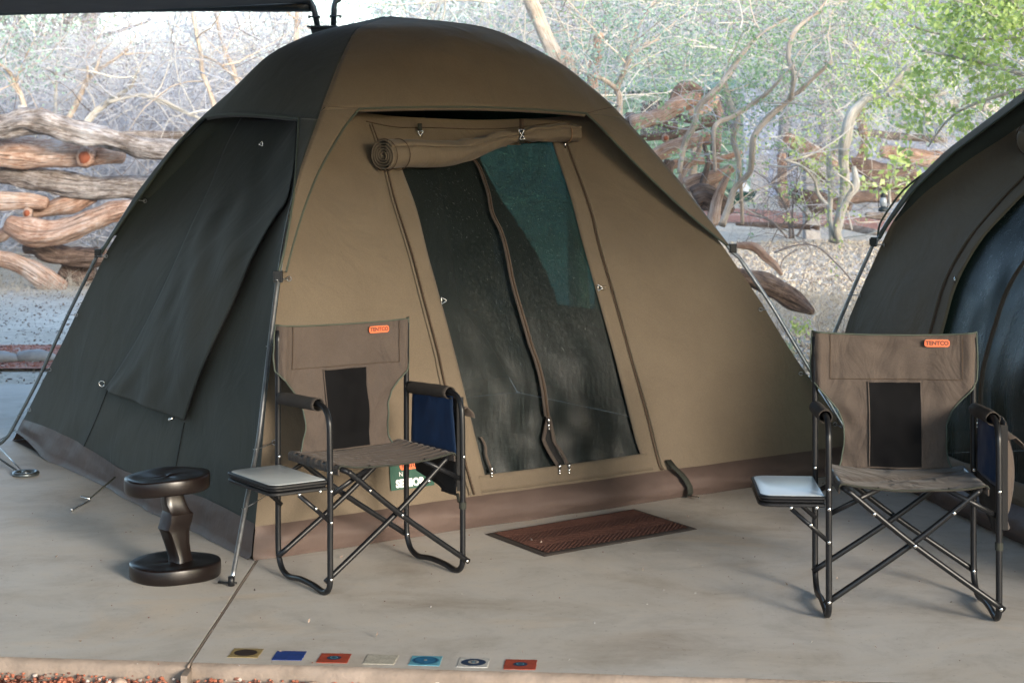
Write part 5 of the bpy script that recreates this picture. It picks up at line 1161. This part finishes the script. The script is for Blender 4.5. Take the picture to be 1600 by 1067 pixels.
tree('bent_sapling', 'short bent sapling standing behind the left end of the log fence', [
    ([(42, 200), (36, 160), (24, 130), (14, 112), (-4, 98)], 21, [5, 4, 4, 3, 2]), ([(25, 130), (35, 100), (55, 60)], 21, [2, 1.6, 1])], 'bark_tan', (60, 'twig_white', (.4, 1.1), (.003, .006)), (500, 'leaf_far', (.04, .07)), seed=111)
tree('forked_sapling', 'very thin forked sapling left of the leaning sapling', [
    ([(86, 200), (87, 150), (88, 120), (78, 110), (66, 104)], 22.5, [3, 2.5, 2, 1.5, 1]), ([(88, 122), (100, 115), (120, 108)], 22.5, [2, 1.5, 1]), ([(88, 118), (90, 80)], 22.5, [1.6, 1])], 'bark_pale', (40, 'twig_white', (.4, 1.1), (.003, .005)), seed=121)
tree('spreading_tree', 'dark branched spreading tree in the top left corner', [
    ([(50, 250), (48, 130), (40, 90), (30, 50), (20, 10)], 33, [12, 11, 9, 6, 4]), ([(44, 95), (60, 55), (70, 20)], 33, [7, 5, 3]), ([(44, 90), (85, 55), (120, 20), (140, 5)], 33, [5, 4, 3, 2]), ([(40, 80), (10, 40), (-20, 10)], 33, [5, 4, 3])], 'bark_grey', (170, 'twig_dark', (.8, 2.4), (.005, .011)), (1800, 'leaf_far', (.06, .11)), seed=131)
tree('pale_trunk_tree', 'thick straight pale grey trunk far behind the left fence', [
    ([(126, 260), (129, 130), (136, 60), (142, 10), (148, -40)], 40, [13, 12, 12, 12, 11]), ([(142, 60), (190, 48), (235, 32)], 40, [3, 3, 2])], 'bark_grey', (60, 'twig_far', (1, 3), (.006, .012)), seed=141)
tree('tall_sapling', 'pale orange sapling just left of the dark canopy post', [
    ([(460, 200), (462, 80), (464, 30), (462, -20)], 24, [5, 4.5, 4, 4])], 'bark_tan', (60, 'twig_white', (.4, 1.6), (.003, .006)), seed=151)
for i, (x, y1, w_, lab) in enumerate(((1285, 20, 11, 'grey trunk far behind the crooked tan tree'), (1304, 60, 9, 'darker grey trunk right of the grey trunk in the far thicket'), (1222, 10, 8, 'slim grey trunk in the far thicket above the cabin'))):
    tree('far_trunk_tree', lab, [([(x, 290), (x + 4, 150), (x - 2, y1), (x + 3, -40)], 38 + i, [w_, w_, w_ * .8, w_ * .7])], 'bark_grey', (60, 'twig_far', (1, 3), (.006, .012)), (900, 'leaf_far', (.06, .11)), seed=161 + i)
# leafy lime bush hanging in from the upper right
tree('broad_leaved_tree', 'broad leaved lime green tree hanging in from the top right corner', [
    ([(1720, 430), (1720, 250), (1690, 130), (1620, 60), (1550, 20), (1490, 0)], 13.5, [12, 10, 7, 5, 3, 2]), ([(1660, 140), (1580, 110), (1500, 90), (1440, 80)], 13.2, [5, 4, 3, 1.5]), ([(1650, 130), (1560, 150), (1490, 180), (1450, 230)], 13.4, [4, 3, 2, 1.2]), ([(1590, 60), (1500, 60), (1420, 40)], 13.6, [3, 2, 1.2]), ([(1640, 90), (1600, 20), (1540, -30)], 13.5, [4, 3, 2])], 'bark_pale', (120, 'twig_white', (.3, .8), (.002, .004)), (5200, 'leaf_lime', (.040, .075)), seed=171)
tree('leafy_seedling', 'young leafy shoot growing behind the lantern', [
    ([(1392, 325), (1390, 300), (1394, 275), (1402, 255)], 20, [2, 2, 1.5, 1]), ([(1391, 300), (1370, 290), (1352, 286)], 20, [1.2, 1, .8]), ([(1392, 295), (1415, 285)], 20, [1.2, .8])], 'bark_pale', (14, 'twig_white', (.12, .3), (.002, .003)), (110, 'leaf_lime', (.07, .12)), seed=181)
tree('dry_bush', 'leafless grey brown bush left of the pale multi stemmed tree', [
    ([(1235, 372), (1232, 340), (1222, 310), (1205, 285)], 18, [3, 2, 1.4, .8]), ([(1240, 372), (1238, 330), (1244, 290)], 18, [2, 1.5, .8]), ([(1230, 372), (1205, 345), (1175, 330)], 18, [2, 1.4, .8]), ([(1245, 370), (1262, 345), (1280, 335)], 18, [2, 1.2, .8])], 'twig_dark', (90, 'twig_dark', (.4, 1.1), (.002, .004)), seed=191)
tree('green_weed', 'small bright green weed on the ground in the gap between the tents', [([(1244, 522), (1244, 515), (1245, 508)], [13.5, 13.5, 13.5], [1, .8, .6]), ([(1258, 520), (1257, 508)], 13.5, [.8, .5])], 'leaf_lime', (10, 'leaf_lime', (.03, .08), (.001, .002)), (60, 'leaf_lime', (.03, .055)), seed=201)

# ---- litter, dry grass, fallen twigs on the ground
M['litter'] = pbr('leaf_litter', [(.36, .29, .21), (.52, .44, .34), (.60, .54, .45)], scale=6, rough=.95)
M['litter_dark'] = pbr('dark_litter', [(.13, .10, .085), (.26, .20, .16)], scale=6, rough=.95)
def ground_pts(y0, y1, px0, px1, lift=.006):
    def f(g, n):
        Y = g.uniform(y0, y1, n); X = (g.uniform(px0, px1, n) - 800) * Y / FPX; return np.stack([X, Y, gzA(X, Y) + lift], 1)
    return f
g = np.random.default_rng(77)
leaves('leaf_litter', ground_pts(11.6, 31, 1000, 1600, .02)(g, 34000), (.02, .06), 'litter', 78, kind='stuff', lab='dry leaf litter on the ground between the tents')
leaves('leaf_litter', ground_pts(11.6, 31, 1000, 1600, .02)(g, 9000), (.02, .05), 'litter_dark', 79, kind='stuff')
leaves('leaf_litter', ground_pts(11.6, 30, -200, 500, .012)(g, 5000), (.015, .04), 'litter_dark', 80, kind='stuff')
twigs('fallen_twigs', 2600, ground_pts(11.6, 30, 1040, 1600), 'twig_white', 81, (.15, .6), (.002, .004), -.05, .8, K=4, lab='fallen twigs on the ground between the tents')
twigs('fallen_twigs', 900, ground_pts(12, 30, 1040, 1600), 'twig_dark', 82, (.2, .9), (.002, .004), .05, .8, K=5)
twigs('dry_grass', 5000, ground_pts(19, 26, -300, 320), 'litter', 83, (.1, .35), (.0015, .003), .9, .6, K=3, lab='dry straw grass at the foot of the left log fence')
twigs('dry_grass', 3500, ground_pts(15, 19, 1180, 1450), 'litter', 84, (.08, .25), (.0015, .003), .7, .8, K=3)
twigs('green_grass', 260, ground_pts(12.6, 14.2, 1190, 1240), 'leaf_green', 85, (.06, .16), (.0015, .003), .9, .5, K=3)
# two long bare shoots arching over the litter
for pts, r_, lab in (([(1210, 395), (1240, 384), (1275, 385), (1310, 415), (1332, 440)], 1.3, 'long bare arching shoot over the leaf litter beside the second tent'), ([(1218, 430), (1224, 405), (1246, 390)], 1.0, 'short bare shoot bending over the thick fallen log')):
    root = empty('bare_shoot', P(*pts[0], 15)); tag(root, lab, 'branch', 'bare shoots between the tents'); mb = MB(); mb.tube(spline([P(*q, 15) for q in pts], 6), r_ * 15 / FPX, 5); mb.build('stem', M['twig_dark'], root)

# ================================================================ CABIN, SCREEN, WHEELBARROW, LANTERN
Yc = 56.0; gy = gz(3, Yc)
M['cab'] = pbr('green_painted_board', [(.13, .24, .17), (.18, .31, .22)], scale=2, rough=.7); M['cab_dark'] = flat('dark_opening', (.05, .055, .06), .6); M['cab_trim'] = flat('cabin_trim', (.11, .16, .13), .7)
X0, X1 = (915 - 800) * Yc / FPX, (1162 - 800) * Yc / FPX
cab = empty('cabin', ((X0 + X1) / 2, Yc, gy)); tag(cab, 'green boarded cabin half hidden by branches right of the tent', 'cabin')
mb = MB(); mb.box(((X0 + X1) / 2, Yc + 1.55, (4.1 + gy) / 2), (X1 - X0 - .06, 3.0, 4.1 - gy)); mb.build('core_wall', M['cab_trim'], cab, False)
nb = 15; hb = (4.08 - gy) / nb
mbb = MB(); mbb.box((0, 0, 0), (X1 - X0, .03, hb - .04), Matrix.Rotation(R(12), 3, 'X')); bo = mbb.build('board', M['cab'], cab, False, origin=(0, 0, 0))
for i in range(nb):
    o = bo if i == 0 else bo.copy()
    if i: COL.objects.link(o); o.parent = cab
    o.location = (0, -.0, hb * (i + .5))
for a, b_, c_, d in ((1120, 1152, 152, 205), (1000, 1060, 158, 215)):
    x0, x1, z0, z1 = (a - 800) * Yc / FPX, (b_ - 800) * Yc / FPX, CH + (HZ - d) * Yc / FPX, CH + (HZ - c_) * Yc / FPX
    mb = MB(); mb.box(((x0 + x1) / 2, Yc - .03, (z0 + z1) / 2), (x1 - x0, .06, z1 - z0)); w_ = mb.build('window', M['cab_dark'], cab, False)
    mb = MB()
    for (cx, cz, sx_, sz_) in (((x0 + x1) / 2, z1 + .03, x1 - x0 + .12, .06), ((x0 + x1) / 2, z0 - .03, x1 - x0 + .12, .06), (x0 - .03, (z0 + z1) / 2, .06, z1 - z0), (x1 + .03, (z0 + z1) / 2, .06, z1 - z0)): mb.box((cx, Yc - .05, cz), (sx_, .06, sz_))
    mb.build('frame', M['cab'], w_, False)
mb = MB(); zr = CH + (HZ - 140) * Yc / FPX; mb.add([(X0 - .4, Yc - .4, zr), (X1 + .15, Yc - .4, zr), (X1 + .15, Yc + 1.6, zr + .75), (X0 - .4, Yc + 1.6, zr + .75), (X0 - .4, Yc + 3.4, zr), (X1 + .15, Yc + 3.4, zr)], [(0, 1, 2, 3), (3, 2, 5, 4)]); rf_ = mb.build('roof', M['cab'], cab, False); rf_.modifiers.new('s', 'SOLIDIFY').thickness = .08
# pale screen of upright boards right of the cabin
M['screen'] = pbr('weathered_pale_board', [(.34, .34, .35), (.46, .45, .45)], scale=4, rough=.85, stretch=(6, 6, .5)); M['screen_green'] = flat('green_door', (.22, .36, .28), .7)
Ys = 54.0; x0, x1 = (1166 - 800) * Ys / FPX, (1200 - 800) * Ys / FPX; gs = gz(5, Ys); hz_ = CH + (HZ - 243) * Ys / FPX
scn = empty('board_screen', ((x0 + x1) / 2, Ys, gs)); tag(scn, 'low screen of pale upright boards right of the green cabin', 'screen')
for i in range(5):
    mb = MB(); w_ = (x1 - x0) / 5; mb.box((x0 + w_ * (i + .5), Ys, (gs + hz_) / 2 + .02 * (i % 2)), (w_ - .012, .03, hz_ - gs)); mb.build('board', M['screen_green'] if i == 0 else M['screen'], scn, False)
# concrete pillar stones of the far shelter
for a, b_, c_, d, lab in ((1256, 1282, 240, 288, 'upper grey block of the far pillar under the lintel log'), (1256, 1280, 290, 322, 'lower grey block of the far pillar under the lintel log')):
    Yp = 32; mb = MB(); xa, xb = (a - 800) * Yp / FPX, (b_ - 800) * Yp / FPX; za, zb = CH + (HZ - d) * Yp / FPX, CH + (HZ - c_) * Yp / FPX
    if d > 300: za = gz(5, Yp) - .02
    mb.box(((xa + xb) / 2, Yp, (za + zb) / 2), (xb - xa, .35, zb - za)); o = mb.build('pillar_block', M['stone'], None, False, origin=((xa + xb) / 2, Yp, za)); tag(o, lab, 'block', 'grey blocks of the far pillar'); bv = o.modifiers.new('b', 'BEVEL'); bv.width = .03; bv.segments = 2
# wheelbarrow
wb0 = Vector(((1163 - 800) * 50 / FPX, 50, gz(7.1, 50))); wb = empty('wheelbarrow', wb0); tag(wb, 'dark green wheelbarrow seen from behind on the red path under the crooked tree', 'wheelbarrow')
M['wb_green'] = flat('dark_green_enamel', (.008, .055, .038), .4)
z_ = lambda py: CH + (HZ - py) * 50 / FPX - wb0.z
tp_, bt_ = z_(300), z_(314)
mb = MB(); mb.grid([[(-.37, 0, tp_), (.37, 0, tp_), (.42, .75, tp_ + .06), (-.42, .75, tp_ + .06)], [(-.27, .06, bt_), (.27, .06, bt_), (.27, .55, bt_ + .02), (-.27, .55, bt_ + .02)]], True); mb.add([(-.27, .06, bt_), (.27, .06, bt_), (.27, .55, bt_ + .02), (-.27, .55, bt_ + .02)], [(0, 1, 2, 3)]); o = mb.build('tray', M['wb_green'], wb, False, origin=(0, 0, 0)); o.modifiers.new('s', 'SOLIDIFY').thickness = .012
mb = MB(); mb.tube([(-.38, 0, tp_), (.38, 0, tp_)], .014, 6); mb.tube([(.38, 0, tp_), (.43, .75, tp_ + .06)], .014, 6); mb.tube([(-.38, 0, tp_), (-.43, .75, tp_ + .06)], .014, 6); mb.build('rim', M['wb_green'], wb, origin=(0, 0, 0))
for sx_ in (-1, 1):
    mb = MB(); mb.tube([(sx_ * .27, .10, bt_), (sx_ * .32, .05, 0.01)], .02, 6); mb.build('leg', M['wb_green'], wb, origin=(0, 0, 0))
    mb = MB(); mb.tube([(sx_ * .26, -.5, tp_ - .02), (sx_ * .20, .3, bt_ - .02), (sx_ * .06, .8, .2)], .018, 6); mb.build('handle', M['wb_green'], wb, origin=(0, 0, 0))
mb = MB(); mb.tube([(.17 * math.cos(a) * 0, .8 + .17 * math.cos(a), .2 + .17 * math.sin(a)) for a in np.linspace(0, 6.283, 20)], .035, 8); mb.build('wheel', M['rubber'], wb, origin=(0, 0, 0))
M['sack'] = pbr('pale_load', [(.5, .52, .54), (.62, .64, .66)], scale=6, rough=.9)
mb = MB(); rows = []
for i in range(9):
    q = i / 8; rows.append([(.33 * (1 - q * .75) * math.cos(a), .36 + .3 * (1 - q * .7) * math.sin(a), tp_ - .03 + q * (.36) * (1 + .15 * math.sin(3 * a))) for a in np.linspace(0, 6.283, 17)[:-1]])
mb.grid(rows, True); mb.add(rows[-1], [tuple(range(16))]); o = mb.build('sand_heap', M['sack'], None, origin=(0, 0, 0)); o.location = wb0; tag(o, 'pale heap of material loaded in the green wheelbarrow', 'load')
# lantern
Ylt = 19.0; lx = (1380 - 800) * Ylt / FPX; zb_ = CH + (HZ - 331) * Ylt / FPX; lt_ = empty('lantern', (lx, Ylt, zb_)); tag(lt_, 'small dark hurricane lantern with a clear glass standing in front of the blackened logs', 'lantern')
M['glass'] = pbr('lantern_glass', [(.2, .22, .23), (.3, .32, .33)], scale=8, rough=.1, spec=.8)
def lathe(prof, nm, mat, n=20): mb = MB(); mb.grid([[(r_ * math.cos(a), r_ * math.sin(a), z) for a in np.linspace(0, 6.2832, n + 1)[:-1]] for r_, z in prof], True); return mb.build(nm, mat, lt_, origin=(0, 0, 0))
lathe([(0, 0), (.055, 0), (.058, .02), (.05, .045), (.03, .055), (.03, .065)], 'tank', M['steel_dark']); lathe([(.03, .065), (.042, .09), (.042, .13), (.028, .165)], 'glass', M['glass']); lathe([(.03, .165), (.034, .175), (.026, .20), (.03, .205), (.0, .225)], 'hood', M['steel_dark'])
mb = MB()
for sx_ in (-1, 1): mb.tube([(sx_ * .045, 0, .03), (sx_ * .058, 0, .09), (sx_ * .055, 0, .16), (sx_ * .025, 0, .19)], .005, 6)
mb.build('side_tube', M['steel_dark'], lt_, origin=(0, 0, 0)); mb = MB(); mb.tube([(.05 * math.cos(a), 0, .19 + .05 * math.sin(a)) for a in np.linspace(0, math.pi, 12)], .002, 5); mb.build('bail', M['steel'], lt_, origin=(0, 0, 0))
# the low log on which the lantern stands
log([(1352, 336), (1385, 339), (1430, 338)], 19.0, [4.5, 5.5, 5], 'log_grey', 'low pale log under the hurricane lantern', gF, rough=.3)

# blown grit and leaf crumbs on the slab
leaves('slab_debris', (lambda X, Y: np.stack([X, Y, np.full(len(X), .003)], 1))(g.uniform(-2.4, 2.6, 90), g.uniform(5.0, 8.3, 90)), (.006, .02), 'litter_dark', 90, kind='stuff', lab='dry leaf crumbs blown over the slab')
pebbles('slab_grit', 500, (-2.4, 2.6), (4.95, 8.5), lambda X, Y, g: np.full(len(X), .0015), (.0012, .0032), (('grav_b', .5), ('stone', .5)), 91)
